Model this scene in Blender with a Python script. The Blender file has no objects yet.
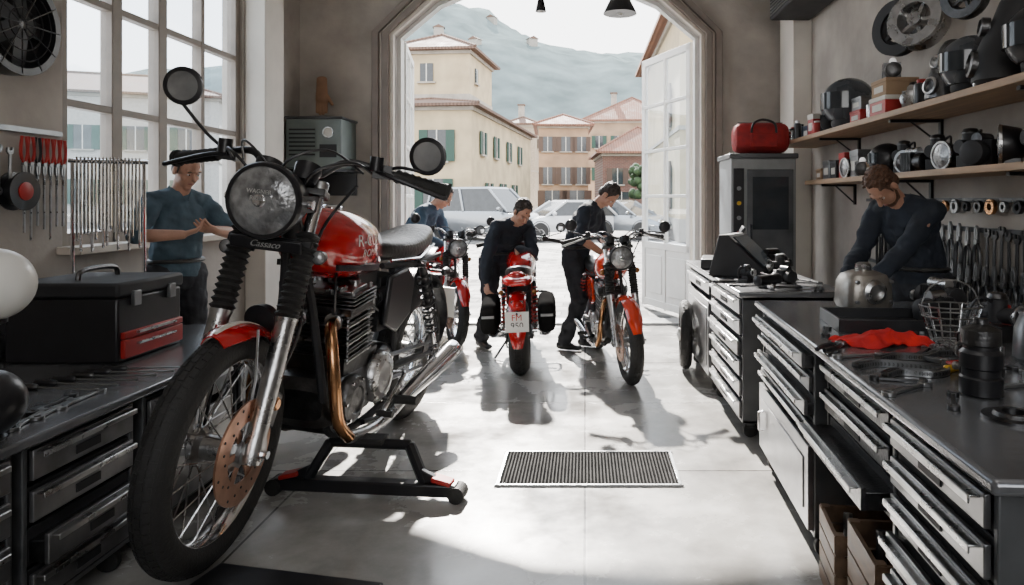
import bpy, math, random
from mathutils import Vector, Matrix, noise
from math import sin, cos, pi, radians, sqrt, atan2
random.seed(7)
SC=bpy.context.scene
COL=SC.collection
V=Vector
# ------------------------------------------------------------ materials
MATS={}
def M(name,col,rough=.5,metal=0.0,var=.12,scale=6.0,bump=0.0,bscale=40.0,emit=0,coat=0.0,stretch=None,spec=None):
    if name in MATS: return MATS[name]
    m=bpy.data.materials.new(name); m.use_nodes=True
    nt=m.node_tree; n=nt.nodes; l=nt.links
    b=n['Principled BSDF']
    tc=n.new('ShaderNodeTexCoord'); mp=n.new('ShaderNodeMapping')
    if stretch: mp.inputs['Scale'].default_value=stretch
    l.new(tc.outputs['Object'],mp.inputs['Vector'])
    nz=n.new('ShaderNodeTexNoise'); nz.inputs['Scale'].default_value=scale; nz.inputs['Detail'].default_value=5
    l.new(mp.outputs[0],nz.inputs['Vector'])
    cr=n.new('ShaderNodeValToRGB')
    cr.color_ramp.elements[0].position=.3; cr.color_ramp.elements[1].position=.7
    cr.color_ramp.elements[0].color=(*[max(0,c*(1-var)) for c in col],1)
    cr.color_ramp.elements[1].color=(*[min(1,c*(1+var)) for c in col],1)
    l.new(nz.outputs['Fac'],cr.inputs[0]); l.new(cr.outputs[0],b.inputs['Base Color'])
    mr=n.new('ShaderNodeMapRange'); mr.inputs[3].default_value=max(.02,rough*.8); mr.inputs[4].default_value=min(1,rough*1.2)
    l.new(nz.outputs['Fac'],mr.inputs[0]); l.new(mr.outputs[0],b.inputs['Roughness'])
    b.inputs['Metallic'].default_value=metal
    if spec is not None: b.inputs['Specular IOR Level'].default_value=spec
    if coat: b.inputs['Coat Weight'].default_value=coat; b.inputs['Coat Roughness'].default_value=.06
    if bump:
        n2=n.new('ShaderNodeTexNoise'); n2.inputs['Scale'].default_value=bscale; n2.inputs['Detail'].default_value=4
        l.new(mp.outputs[0],n2.inputs['Vector'])
        bp=n.new('ShaderNodeBump'); bp.inputs['Strength'].default_value=bump; bp.inputs['Distance'].default_value=.02
        l.new(n2.outputs['Fac'],bp.inputs['Height']); l.new(bp.outputs[0],b.inputs['Normal'])
    MATS[name]=m; return m
def Mtex(name,kind,c1,c2,c3,rough,size=(1,1),mortar=.01,rot=(0,0,0),bump=.3,offset=.5,nscale=2.0,roughvar=.15,nvar=.5):
    m=bpy.data.materials.new(name); m.use_nodes=True
    nt=m.node_tree; n=nt.nodes; l=nt.links; b=n['Principled BSDF']
    tc=n.new('ShaderNodeTexCoord'); mp=n.new('ShaderNodeMapping'); mp.inputs['Rotation'].default_value=rot
    l.new(tc.outputs['Object'],mp.inputs['Vector'])
    nz=n.new('ShaderNodeTexNoise'); nz.inputs['Scale'].default_value=nscale; nz.inputs['Detail'].default_value=8; nz.inputs['Roughness'].default_value=.65
    l.new(tc.outputs['Object'],nz.inputs['Vector'])
    if kind=='brick':
        t=n.new('ShaderNodeTexBrick'); t.inputs['Scale'].default_value=1; t.inputs['Brick Width'].default_value=size[0]
        t.inputs['Row Height'].default_value=size[1]; t.inputs['Mortar Size'].default_value=mortar; t.offset=offset
        t.inputs['Color1'].default_value=(*c1,1); t.inputs['Color2'].default_value=(*c2,1); t.inputs['Mortar'].default_value=(*c3,1)
        l.new(mp.outputs[0],t.inputs['Vector']); col=t.outputs['Color']; fac=t.outputs['Fac']; inv=True
    else:
        t=n.new('ShaderNodeTexWave'); t.inputs['Scale'].default_value=size[0]; t.inputs['Distortion'].default_value=.6
        t.inputs['Detail'].default_value=2
        l.new(mp.outputs[0],t.inputs['Vector'])
        cr=n.new('ShaderNodeValToRGB'); cr.color_ramp.elements[0].color=(*c1,1); cr.color_ramp.elements[1].color=(*c2,1)
        l.new(t.outputs['Fac'],cr.inputs[0]); col=cr.outputs[0]; fac=t.outputs['Fac']; inv=False
    mx=n.new('ShaderNodeMix'); mx.data_type='RGBA'; mx.blend_type='MULTIPLY'; mx.inputs[0].default_value=1
    c2r=n.new('ShaderNodeMapRange'); c2r.inputs[1].default_value=.25; c2r.inputs[2].default_value=.75; c2r.inputs[3].default_value=1-nvar; c2r.inputs[4].default_value=1.0+nvar*.3
    l.new(nz.outputs['Fac'],c2r.inputs[0]); l.new(col,mx.inputs[6]); l.new(c2r.outputs[0],mx.inputs[7])
    l.new(mx.outputs[2],b.inputs['Base Color'])
    rr=n.new('ShaderNodeMapRange'); rr.inputs[1].default_value=.3; rr.inputs[2].default_value=.7; rr.inputs[3].default_value=max(.05,rough-roughvar); rr.inputs[4].default_value=rough+roughvar
    l.new(nz.outputs['Fac'],rr.inputs[0]); l.new(rr.outputs[0],b.inputs['Roughness'])
    bp=n.new('ShaderNodeBump'); bp.invert=inv; bp.inputs['Strength'].default_value=bump; bp.inputs['Distance'].default_value=.02
    l.new(fac,bp.inputs['Height']); l.new(bp.outputs[0],b.inputs['Normal'])
    MATS[name]=m; return m
def Mglass(name,tint=(.9,.95,1),amt=.12,rough=.03):
    m=bpy.data.materials.new(name); m.use_nodes=True; nt=m.node_tree; n=nt.nodes; l=nt.links
    n.remove(n['Principled BSDF']); o=n['Material Output']
    t=n.new('ShaderNodeBsdfTransparent'); t.inputs[0].default_value=(*tint,1)
    g=n.new('ShaderNodeBsdfGlossy'); g.inputs['Roughness'].default_value=rough
    x=n.new('ShaderNodeMixShader'); x.inputs[0].default_value=amt
    nz=n.new('ShaderNodeTexNoise'); nz.inputs['Scale'].default_value=3
    mr=n.new('ShaderNodeMapRange'); mr.inputs[3].default_value=amt*.6; mr.inputs[4].default_value=amt*1.4
    l.new(nz.outputs['Fac'],mr.inputs[0]); l.new(mr.outputs[0],x.inputs[0])
    l.new(t.outputs[0],x.inputs[1]); l.new(g.outputs[0],x.inputs[2]); l.new(x.outputs[0],o.inputs[0])
    return m
plaster=M('plaster_greige',(.35,.315,.28),.9,var=.25,scale=2.2,bump=.18,bscale=18)
plaster_l=M('plaster_light',(.62,.58,.52),.85,var=.12,scale=2,bump=.1,bscale=18)
ceilm=M('ceiling_plaster',(.38,.35,.32),.9,var=.1)
trimm=M('trim_taupe',(.20,.165,.14),.5,var=.15,scale=5)
trim_l=M('trim_cream',(.52,.46,.39),.5,var=.1)
whitep=M('white_paint',(.62,.61,.58),.45,var=.06)
black=M('black_plastic',(.010,.010,.012),.34,var=.25,scale=12)
blackm=M('black_matte',(.014,.014,.016),.65,var=.3,scale=9)
drainb=M('drain_black',(.012,.012,.012),1.0,var=.2,spec=0.0)
drainm=M('drain_bar_grey',(.05,.05,.05),1.0,var=.3,spec=0.05)
rubber=M('rubber',(.015,.0145,.014),.7,var=.35,scale=15,bump=.25,bscale=120)
chrome=M('chrome',(.82,.82,.84),.12,1,var=.05,scale=4)
alum=M('aluminium',(.48,.48,.48),.28,1,var=.22,scale=14,bump=.08,bscale=90)
alumd=M('cast_metal_dark',(.10,.10,.102),.34,1,var=.35,scale=18,bump=.15,bscale=80)
steel=M('steel_grey',(.26,.265,.27),.33,.9,var=.22,scale=7)
steelp=M('cabinet_grey',(.085,.088,.092),.4,.4,var=.3,scale=5)
steell=M('drawer_steel',(.22,.22,.225),.3,.85,var=.35,scale=6)
machm=M('machine_grey',(.23,.235,.235),.5,.2,var=.18,scale=5)
benchm=M('bench_top',(.19,.195,.205),.24,.6,var=.38,scale=3,bump=.05,bscale=30)
redp=M('red_paint',(.42,.007,.008),.14,var=.12,scale=4,coat=1.0)
redd=M('red_dull',(.34,.014,.011),.45,var=.2,scale=6)
redb=M('red_bright',(.45,.016,.012),.4,var=.15,scale=6)
orangep=M('orange_red_paint',(.58,.035,.008),.25,var=.12,scale=4,coat=.7)
redfab=M('red_cloth',(.52,.012,.012),.85,var=.25,scale=14,bump=.4,bscale=25)
bagfab=M('bag_fabric',(.28,.014,.014),.8,var=.25,scale=14,bump=.4,bscale=25)
gold=M('bronze_metal',(.52,.27,.13),.24,1,var=.3,scale=10)
discm=M('brake_disc_metal',(.5,.29,.2),.33,1,var=.3,scale=14)
creamp=M('cream_stripe',(.6,.57,.5),.35,var=.05)
leather=M('black_leather',(.022,.021,.02),.36,var=.2,scale=10,bump=.25,bscale=60)
woodm=M('shelf_wood',(.31,.20,.12),.55,var=.3,scale=3,stretch=(8,.6,8),bump=.1,bscale=12)
woodd=M('dark_wood',(.15,.09,.052),.6,var=.35,scale=4,stretch=(6,1,6))
lensm=M('headlight_glass',(.27,.275,.28),.1,.5,var=.6,scale=22,bump=.3,bscale=50)
mirrorm=M('mirror_glass',(.34,.35,.36),.06,.6,var=.35,scale=9)  # mottled grey base colour stands in for a brighter reflection
amber=M('amber_lens',(.25,.09,.02),.2,var=.1)
redlens=M('red_lens',(.4,.008,.008),.15,var=.1)
yellow=M('yellow_plastic',(.65,.40,.02),.4,var=.1)
bluep=M('blue_plastic',(.04,.065,.11),.4,var=.15)
cardb=M('cardboard',(.30,.20,.12),.85,var=.15)
whiteg=M('white_glass',(.7,.69,.65),.3,var=.03)
fadew=M('faded_lettering',(.30,.30,.29),.5,var=.15)
paper=M('paper_white',(.55,.53,.48),.7,var=.08)
glassw=Mglass('window_glass')
glassd=M('dark_glass',(.03,.035,.04),.1,var=.2)
skin=M('skin',(.42,.225,.15),.5,var=.12,scale=20,bump=.08,bscale=90)
lipm=M('lips',(.30,.11,.09),.45)
eyew=M('eye_white',(.6,.58,.55),.25,var=.03)
eyed=M('eye_dark',(.03,.02,.015),.2)
hairb=M('hair_brown',(.085,.038,.019),.6,var=.5,scale=60,bump=.8,bscale=90)
hairg=M('hair_dark_grey',(.065,.055,.048),.65,var=.55,scale=70,bump=.9,bscale=110)
haird=M('hair_dark',(.03,.02,.015),.6,var=.4,scale=60,bump=.8,bscale=90)
navy=M('cloth_navy',(.014,.019,.029),.85,var=.3,scale=7,bump=.5,bscale=16)
navy2=M('cloth_blue',(.04,.075,.115),.85,var=.25,scale=7,bump=.5,bscale=16)
denim=M('cloth_denim',(.06,.10,.13),.85,var=.3,scale=8,bump=.5,bscale=16)
trous=M('trousers_dark',(.018,.019,.024),.88,var=.3,scale=7,bump=.5,bscale=14)
toolm=M('dark_tool_steel',(.07,.07,.073),.4,.9,var=.3,scale=9)
# ------------------------------------------------------------ mesh builder
def cr_(pts,n=6,closed=False):
    P=[V(p) for p in pts]; out=[]; N=len(P)
    rng=range(N if closed else N-1)
    for i in rng:
        if closed: p0,p1,p2,p3=P[(i-1)%N],P[i],P[(i+1)%N],P[(i+2)%N]
        else: p0,p1,p2,p3=P[max(i-1,0)],P[i],P[i+1],P[min(i+2,N-1)]
        for k in range(n):
            t=k/n
            out.append(.5*((2*p1)+(p2-p0)*t+(2*p0-5*p1+4*p2-p3)*t*t+(3*p1-p0-3*p2+p3)*t**3))
    if not closed: out.append(P[-1])
    return out
I3=Matrix.Identity(3)
def RZ(a): return Matrix.Rotation(a,3,'Z')
def RX(a): return Matrix.Rotation(a,3,'X')
def RY(a): return Matrix.Rotation(a,3,'Y')
CLOUD=bpy.data.textures.new('cloth_folds','CLOUDS'); CLOUD.noise_scale=.09; CLOUD.noise_depth=1
class MB:
    def __init__(s): s.v=[];s.f=[];s.mi=[];s.mats=[]
    def add(s,vs,fs,m):
        if m not in s.mats: s.mats.append(m)
        k=s.mats.index(m); o=len(s.v)
        s.v+= [tuple(p) for p in vs]
        for f in fs: s.f.append(tuple(i+o for i in f)); s.mi.append(k)
        return s
    def box(s,c,sz,m,R=I3,taper=1.0):
        c=V(c); x,y,z=sz[0]/2,sz[1]/2,sz[2]/2; vs=[]
        for dz in(-1,1):
            t=taper if dz>0 else 1
            for dx,dy in((-1,-1),(1,-1),(1,1),(-1,1)): vs.append(c+R@V((dx*x*t,dy*y*t,dz*z)))
        return s.add(vs,[(3,2,1,0),(4,5,6,7),(0,1,5,4),(1,2,6,5),(2,3,7,6),(3,0,4,7)],m)
    def loft(s,rings,m,caps=True,closed=False):
        n=len(rings[0]); vs=[p for r in rings for p in r]; fs=[]
        K=len(rings)
        for i in range(K if closed else K-1):
            a=i*n; b=((i+1)%K)*n
            for j in range(n):
                j2=(j+1)%n; fs.append((a+j,a+j2,b+j2,b+j))
        if caps and not closed:
            fs.append(tuple(range(n))[::-1]); fs.append(tuple((K-1)*n+j for j in range(n)))
        return s.add(vs,fs,m)
    def tube(s,pts,r,m,seg=8,closed=False,caps=True):
        P=[V(p) for p in pts]; N=len(P)
        rs=r if isinstance(r,(list,tuple)) else [r]*N
        T=[]
        for i in range(N):
            if closed: t=P[(i+1)%N]-P[(i-1)%N]
            else: t=P[min(i+1,N-1)]-P[max(i-1,0)]
            T.append(t.normalized() if t.length>1e-9 else V((0,0,1)))
        a=V((0,0,1)) if abs(T[0].z)<.9 else V((1,0,0))
        S=(a-T[0]*a.dot(T[0])).normalized(); rings=[]
        for i in range(N):
            S=(S-T[i]*S.dot(T[i])); S=S.normalized() if S.length>1e-6 else V((1,0,0)); B=T[i].cross(S)
            rings.append([P[i]+(S*cos(2*pi*k/seg)+B*sin(2*pi*k/seg))*rs[i] for k in range(seg)])
        return s.loft(rings,m,caps,closed)
    def lathe(s,prof,c,ax,m,seg=24,closed=False):
        c=V(c); A=V(ax).normalized(); a=V((0,0,1)) if abs(A.z)<.9 else V((1,0,0))
        S=(a-A*a.dot(A)).normalized(); B=A.cross(S)
        rings=[[c+A*h+(S*cos(2*pi*k/seg)+B*sin(2*pi*k/seg))*max(r,.0004) for k in range(seg)] for r,h in prof]
        return s.loft(rings,m,not closed,closed)
    def cyl(s,p0,p1,r,m,seg=16,r2=None):
        p0=V(p0);p1=V(p1); d=(p1-p0)
        return s.lathe([(r,0),(r if r2 is None else r2,d.length)],p0,d,m,seg)
    def ell(s,c,rad,m,R=I3,seg=16,rg=10):
        c=V(c); vs=[c+R@V((0,0,-rad[2]))]; fs=[]
        for i in range(1,rg):
            p=-pi/2+pi*i/rg
            for j in range(seg):
                t=2*pi*j/seg; vs.append(c+R@V((rad[0]*cos(p)*cos(t),rad[1]*cos(p)*sin(t),rad[2]*sin(p))))
        vs.append(c+R@V((0,0,rad[2]))); top=len(vs)-1
        for j in range(seg): fs.append((0,1+(j+1)%seg,1+j)); fs.append((top,top-seg+j,top-seg+(j+1)%seg))
        for i in range(rg-2):
            for j in range(seg):
                a=1+i*seg; b=a+seg; fs.append((a+j,a+(j+1)%seg,b+(j+1)%seg,b+j))
        return s.add(vs,fs,m)
    def prism(s,poly,w0,w1,m,axis='y',R=None,c=(0,0,0)):
        def mp(u,v,w):
            p=V((u,w,v)) if axis=='y' else V((w,u,v)) if axis=='x' else V((u,v,w))
            return V(c)+(R@p if R else p)
        n=len(poly); vs=[mp(u,v,w0) for u,v in poly]+[mp(u,v,w1) for u,v in poly]
        fs=[tuple(range(n)),tuple(range(2*n-1,n-1,-1))]+[(i,n+i,n+(i+1)%n,(i+1)%n) for i in range(n)]
        return s.add(vs,fs,m)
    def limb(s,pts,rad,side,m,seg=14):
        P=[V(p) for p in pts]; rad=[(r,r) if not isinstance(r,tuple) else r for r in rad]; N=len(P); rings=[]
        side=V(side)
        def fr(T):
            S=side-T*side.dot(T)
            if S.length<1e-4: S=T.orthogonal()
            S.normalize(); return S,T.cross(S)
        def ring(c,T,a,b):
            S,B=fr(T); return [c+S*a*cos(2*pi*k/seg)+B*b*sin(2*pi*k/seg) for k in range(seg)]
        T0=(P[1]-P[0]).normalized(); a,b=rad[0]; q=min(a,b)
        for ph in(85,60,30): rings.append(ring(P[0]-T0*q*sin(radians(ph)),T0,a*cos(radians(ph)),b*cos(radians(ph))))
        for i in range(N):
            t=(P[min(i+1,N-1)]-P[i]).normalized()+(P[i]-P[max(i-1,0)]).normalized() if 0<i<N-1 else (P[min(i+1,N-1)]-P[max(i-1,0)] if N==2 else (T0 if i==0 else P[-1]-P[-2]))
            rings.append(ring(P[i],t.normalized(),*rad[i]))
        T1=(P[-1]-P[-2]).normalized(); a,b=rad[-1]; q=min(a,b)
        for ph in(30,60,85): rings.append(ring(P[-1]+T1*q*sin(radians(ph)),T1,a*cos(radians(ph)),b*cos(radians(ph))))
        return s.loft(rings,m)
    def make(s,name,parent=None,loc=(0,0,0),rot=(0,0,0),label=None,cat=None,group=None,kind=None,bevel=0,angle=38,remesh=0,smooth=0,fold=0,sub=0):
        me=bpy.data.meshes.new(name); me.from_pydata(s.v,[],s.f)
        for m in s.mats: me.materials.append(m)
        me.polygons.foreach_set('material_index',s.mi)
        me.polygons.foreach_set('use_smooth',[True]*len(me.polygons))
        me.validate(); me.update()
        import bmesh
        bm=bmesh.new(); bm.from_mesh(me); bmesh.ops.recalc_face_normals(bm,faces=bm.faces); bm.to_mesh(me); bm.free()
        if not remesh: me.set_sharp_from_angle(angle=radians(angle))
        o=bpy.data.objects.new(name,me); COL.objects.link(o); o.location=loc; o.rotation_euler=rot
        if parent: o.parent=parent
        if bevel:
            b=o.modifiers.new('b','BEVEL'); b.width=bevel; b.segments=2; b.limit_method='ANGLE'; b.angle_limit=radians(50)
        if remesh:
            r=o.modifiers.new('r','REMESH'); r.mode='VOXEL'; r.voxel_size=remesh; r.use_smooth_shade=True
            if smooth: q=o.modifiers.new('s','SMOOTH'); q.factor=.5; q.iterations=smooth
            if fold: q=o.modifiers.new('d','DISPLACE'); q.texture=CLOUD; q.strength=fold; q.mid_level=.42
        if sub: q=o.modifiers.new('u','SUBSURF'); q.levels=sub; q.render_levels=sub
        tag(o,label,cat,group,kind); return o
def tag(o,label=None,cat=None,group=None,kind=None):
    if label: o['label']=label
    if cat: o['category']=cat
    if group: o['group']=group
    if kind: o['kind']=kind
def T(name,label,cat,loc=(0,0,0),rot=(0,0,0),scale=1.0,group=None):
    o=bpy.data.objects.new(name,None); o.empty_display_size=.1; COL.objects.link(o)
    o.location=loc; o.rotation_euler=rot; o.scale=(scale,)*3; tag(o,label,cat,group); return o
def dup(o,loc=None,rot=None,label=None,parent=None,group=None):
    c=o.copy(); COL.objects.link(c)
    if parent is not None: c.parent=parent
    if loc is not None: c.location=loc
    if rot is not None: c.rotation_euler=rot
    if label: c['label']=label
    if group: c['group']=group
    for ch in list(o.children): dup(ch,parent=c)
    return c
def text(body,size,parent,mat,cols,loc,extrude=.001,name='lettering',shrink=None,off=.002,shear=0):
    cu=bpy.data.curves.new(name,'FONT'); cu.body=body; cu.size=size; cu.extrude=extrude; cu.align_x='CENTER'; cu.align_y='CENTER'
    cu.resolution_u=3; cu.shear=shear
    tmp=bpy.data.objects.new(name,cu); COL.objects.link(tmp)
    bpy.context.view_layer.update()
    me=bpy.data.meshes.new_from_object(tmp); bpy.data.objects.remove(tmp)
    R=Matrix(cols).transposed().to_4x4(); me.transform(Matrix.Translation(V(loc))@R)
    me.materials.clear(); me.materials.append(mat)
    o=bpy.data.objects.new(name,me); COL.objects.link(o)
    if parent: o.parent=parent
    if shrink:
        w=o.modifiers.new('w','SHRINKWRAP'); w.target=shrink; w.wrap_mode='ABOVE_SURFACE'; w.offset=off
    return o
XN=((-1,0,0),(0,0,1),(0,1,0)); XP=((0,1,0),(0,0,1),(1,0,0)); YN=((1,0,0),(0,0,1),(0,-1,0))
def sring(c,a,b,n=16,e=2.5,ax='x'):
    r=[]
    for k in range(n):
        t=2*pi*k/n; u=a*abs(cos(t))**(2/e)*(1 if cos(t)>0 else -1); w=b*abs(sin(t))**(2/e)*(1 if sin(t)>0 else -1)
        r.append(V(c)+(V((0,u,w)) if ax=='x' else V((u,w,0)) if ax=='z' else V((u,0,w))))
    return r
# ------------------------------------------------------------ ROOM
floorm=Mtex('floor_concrete','brick',(.42,.405,.38),(.355,.345,.325),(.09,.085,.08),.24,(1.45,1.25),.006,bump=.15,offset=.0,nscale=1.7,roughvar=.14,nvar=.6)
cobble=Mtex('cobblestone','brick',(.17,.165,.155),(.10,.095,.09),(.015,.015,.015),.7,(.5,.4),.06,bump=1,nscale=.8)
MB().box((-.45,3.1,-.05),(5.9,10.2,.1),floorm).make('floor',kind='structure')
MB().box((-5,38,-.06),(90,59.6,.1),cobble).make('ground',kind='structure')
MB().box((-.45,3.1,4.75),(6.2,10.4,.1),ceilm).make('ceiling',kind='structure')
ox0,ox1=-2.2,1.33; cx=(ox0+ox1)/2; hw=(ox1-ox0)/2
arch=[(cx-hw,0),(cx-hw,3.35),(cx-1.3,3.76),(cx-.6,4.06),(cx,4.14),(cx+.6,4.06),(cx+1.3,3.76),(cx+hw,3.35),(cx+hw,0)]
MB().prism([(-3.5,0)]+arch+[(2.6,0),(2.6,4.7),(-3.5,4.7)],8.1,8.42,plaster,'y').make('wall_back',kind='structure')
def offp(path,d):
    out=[]
    for i,(x,z) in enumerate(path):
        a=V(path[max(i-1,0)]); b=V(path[min(i+1,len(path)-1)]); t=(b-a).normalized(); nx,nz=-t.y,t.x
        out.append((x+nx*d,z+nz*d if 0<i<len(path)-1 else z))
    return out
def band(path,o0,o1,y0,y1,m,mb):
    A=offp(path,o0);B=offp(path,o1); n=len(A)
    rings=[[V((A[i][0],y0,A[i][1])),V((B[i][0],y0,B[i][1])),V((B[i][0],y1,B[i][1])),V((A[i][0],y1,A[i][1]))] for i in range(n)]
    mb.loft(rings,m)
b=MB(); band(arch,-.0,.05,8.03,8.14,trim_l,b); band(arch,.05,.13,7.99,8.12,trimm,b); band(arch,.13,.17,8.05,8.12,trim_l,b); band(arch,.17,.25,8.02,8.12,trimm,b)
b.make('trim_1',kind='structure',bevel=.008)
b=MB(); band(arch,-.045,.0,8.2,8.34,whitep,b); b.make('trim_2',kind='structure')
MB().box((cx,8.26,.012),(hw*2,.32,.03),steel).make('trim_3',kind='structure')
wy0,wy1,wz0,wz1=4.42,6.75,1.15,4.3
b=MB(); b.box((-3.4,(wy0-2)/2,2.35),(.2,wy0+2,4.7),plaster); b.box((-3.4,(wy1+8.1)/2,2.35),(.2,8.1-wy1,4.7),plaster)
b.box((-3.4,(wy0+wy1)/2,wz0/2),(.2,wy1-wy0,wz0),plaster); b.box((-3.4,(wy0+wy1)/2,(wz1+4.7)/2),(.2,wy1-wy0,4.7-wz1),plaster)
b.make('wall_left',kind='structure')
b=MB(); b.box((2.5,3.1,2.35),(.2,10.2,4.7),plaster); b.make('wall_right',kind='structure')
b=MB(); b.box((-2.2,-2,2.35),(2.4,.2,4.7),plaster); b.box((2.0,-2,2.35),(1.1,.2,4.7),plaster); b.box((.2,-2,4.1),(2.6,.2,1.2),plaster); b.box((.2,-2,.7),(2.6,.2,1.4),plaster); b.make('wall_front',kind='structure')  # wall behind the camera, its unseen opening added to let in fill light
MB().box((-3.2,7.0,2.35),(.2,.42,4.7),plaster_l).make('trim_4',kind='structure',bevel=.01)
MB().box((2.3,7.65,2.35),(.2,.5,4.7),plaster_l).make('trim_5',kind='structure',bevel=.01)
MB().box((-3.28,3.1,.07),(.03,9.9,.14),trimm).make('baseboard_left',kind='structure')
MB().box((2.38,3.1,.07),(.03,9.9,.14),trimm).make('baseboard_right',kind='structure')
win=T('window_1','tall wooden multi-pane workshop window','window',(-3.4,0,0)); win['kind']='structure'
b=MB(); wf=M('window_wood',(.20,.165,.135),.5,var=.15)
for y,w in((wy0+.04,.08),(4.98,.11),(5.52,.11),(6.1,.05),(wy1-.04,.08)): b.box((0.03,y,(wz0+wz1)/2),(.09,w,wz1-wz0),wf)
for z,w in((wz0+.04,.09),(2.08,.05),(2.8,.05),(3.5,.05),(wz1-.04,.08)): b.box((0.03,(wy0+wy1)/2,z),(.08,wy1-wy0,w),wf)
b.make('window_frame',win,bevel=.006)
MB().box((.03,(wy0+wy1)/2,(wz0+wz1)/2),(.006,wy1-wy0-.1,wz1-wz0-.1),glassw).make('window_pane',win)
MB().box((.12,(wy0+wy1)/2,wz0-.02),(.26,wy1-wy0+.1,.05),trim_l).make('window_sill',win,bevel=.006)
def leaf(name,hx,hy,ex,ey):
    L=sqrt((ex-hx)**2+(ey-hy)**2); a=atan2(ey-hy,ex-hx)
    d=T(name,'white glazed wooden door leaf standing open','door',(hx,hy,0),(0,0,a)); d['kind']='structure'
    b=MB(); H=3.3
    for x in(.05,L/2,L-.05): b.box((x,0,H/2+.03),(.09 if x!=L/2 else .045,.05,H),whitep)
    for z in(.09,.85,1.5,2.1,2.7,H): b.box((L/2,0,z),(L,.05,.09 if z in(.09,.85,H) else .04),whitep)
    b.box((L/2,0,.47),(L-.1,.03,.7),whitep); b.box((L/4+.02,.0,.47),(L/2-.2,.045,.5),whitep); b.box((L*.75-.02,.0,.47),(L/2-.2,.045,.5),whitep)
    b.make('door_frame',d,bevel=.005)
    MB().box((L/2,0,2.1),(L-.1,.008,2.42),glassw).make('door_glass',d)
    b=MB(); b.cyl((L-.06,-.03,1.1),(L-.06,-.08,1.1),.012,steel); b.cyl((L-.06,-.08,1.1),(L-.18,-.08,1.1),.01,steel); b.make('handle',d)
leaf('door_1',1.28,8.4,.80,9.6); leaf('door_2',-2.17,8.4,-2.38,9.65)
g=T('floor_drain','long rectangular dark slotted floor drain grate','drain',(0.02,3.78,0.0))
b=MB()
for sx,sy,w,h in((0,-.235,.96,.018),(0,.235,.96,.018),(-.465,0,.018,.48),(.465,0,.018,.48)): b.box((sx,sy,.005),(w,h,.012),steel)
b.make('grate_frame',g,bevel=.002)
b=MB(); b.box((0,0,.001),(.91,.45,.003),drainb)
for i in range(50): b.box((-.44+i*.018,0,.006),(.007,.44,.010),drainm)
b.make('grate_bars',g)
# ------------------------------------------------------------ OUTSIDE
def roofm(n,c1,c2): return Mtex(n,'wave',c1,c2,c1,.85,(1.6,1),rot=(0,0,0),bump=.8,nscale=1.2,nvar=.5)
tileA=roofm('roof_tile_brown',(.10,.055,.038),(.17,.10,.07)); tileB=roofm('roof_tile_terracotta',(.16,.07,.045),(.23,.115,.075))
cream=M('facade_cream',(.42,.335,.21),.9,var=.2,scale=.9); tan=M('facade_tan',(.27,.19,.125),.9,var=.25,scale=.8); ochre=M('facade_ochre',(.30,.20,.125),.9,var=.25,scale=.8)
brickf=Mtex('facade_brick','brick',(.17,.075,.052),(.12,.055,.042),(.2,.15,.125),.9,(.3,.1),.012,rot=(pi/2,0,0),nscale=.6)
greensh=M('green_shutter',(.010,.045,.03),.6); brownsh=M('brown_shutter',(.06,.034,.022),.6); stone=M('stone_trim',(.30,.27,.23),.85,var=.2,scale=2)
def house(label,c,yaw,w,d,h,rh,wall,roof,fw=(),sw=(),sh=greensh,side=1,chim=()):
    t=T('house',label,'building',c,(0,0,yaw))
    b=MB(); b.box((0,d/2,h/2),(w,d,h),wall); b.box((0,d/2,.4),(w+.08,d+.08,.8),stone); b.box((0,d/2,h-.1),(w+.25,d+.25,.2),stone)
    if h>7: b.box((0,d/2,h*.48),(w+.1,d+.1,.15),stone)
    b.make('facade',t)
    b=MB(); o=.5
    k=min(w,d)/2
    x,y=w/2+o,d+o
    vs=[(-x,-o,h),(x,-o,h),(x,y,h),(-x,y,h),(-x,-o,h+.15),(x,-o,h+.15),(x,y,h+.15),(-x,y,h+.15)]
    if w>d: vs+=[(-w/2+k,d/2,h+rh),(w/2-k,d/2,h+rh)]; fs=[(4,5,9,8),(6,7,8,9),(5,6,9),(7,4,8)]
    else: vs+=[(0,k,h+rh),(0,d-k,h+rh)]; fs=[(4,5,8),(5,6,9,8),(6,7,9),(7,4,8,9)]
    b.add([V(p) for p in vs],[(3,2,1,0),(0,1,5,4),(1,2,6,5),(2,3,7,6),(3,0,4,7)]+fs,roof)
    if w>d: b.tube([vs[8],vs[9]],.12,roof,6)
    for q in(4,5): b.tube([vs[q],vs[8] if (q==4 or w<=d) else vs[9]],.1,roof,6)
    b.make('roof',t)
    def wn(x,z,ww,wh,R,off):
        b=MB(); 
        b.box(V(off)+R@V((x,-.03,z)),(ww,.1,wh),glassd,R); b.box(V(off)+R@V((x,-.06,z-wh/2-.05)),(ww+.3,.2,.1),stone,R)
        b.box(V(off)+R@V((x,-.06,z)),(.06,.08,wh),paper,R); b.make('window',t)
        if sh:
            for s_ in(-1,1): MB().box(V(off)+R@V((x+s_*(ww*.75),-.08,z)),(ww*.48,.06,wh),sh,R).make('shutter',t)
    for x,z,ww,wh in fw: wn(x,z,ww,wh,I3,(0,0,0))
    Rs=RZ(pi/2*side)
    for y,z,ww,wh in sw: wn(y*side,z,ww,wh,Rs,(side*w/2,0,0))
    for x,y,z in chim: MB().box((x,y,z),(.6,.6,1.4),stone).box((x,y,z+.75),(.8,.8,.12),tileA).make('chimney',t)
    return t
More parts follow.
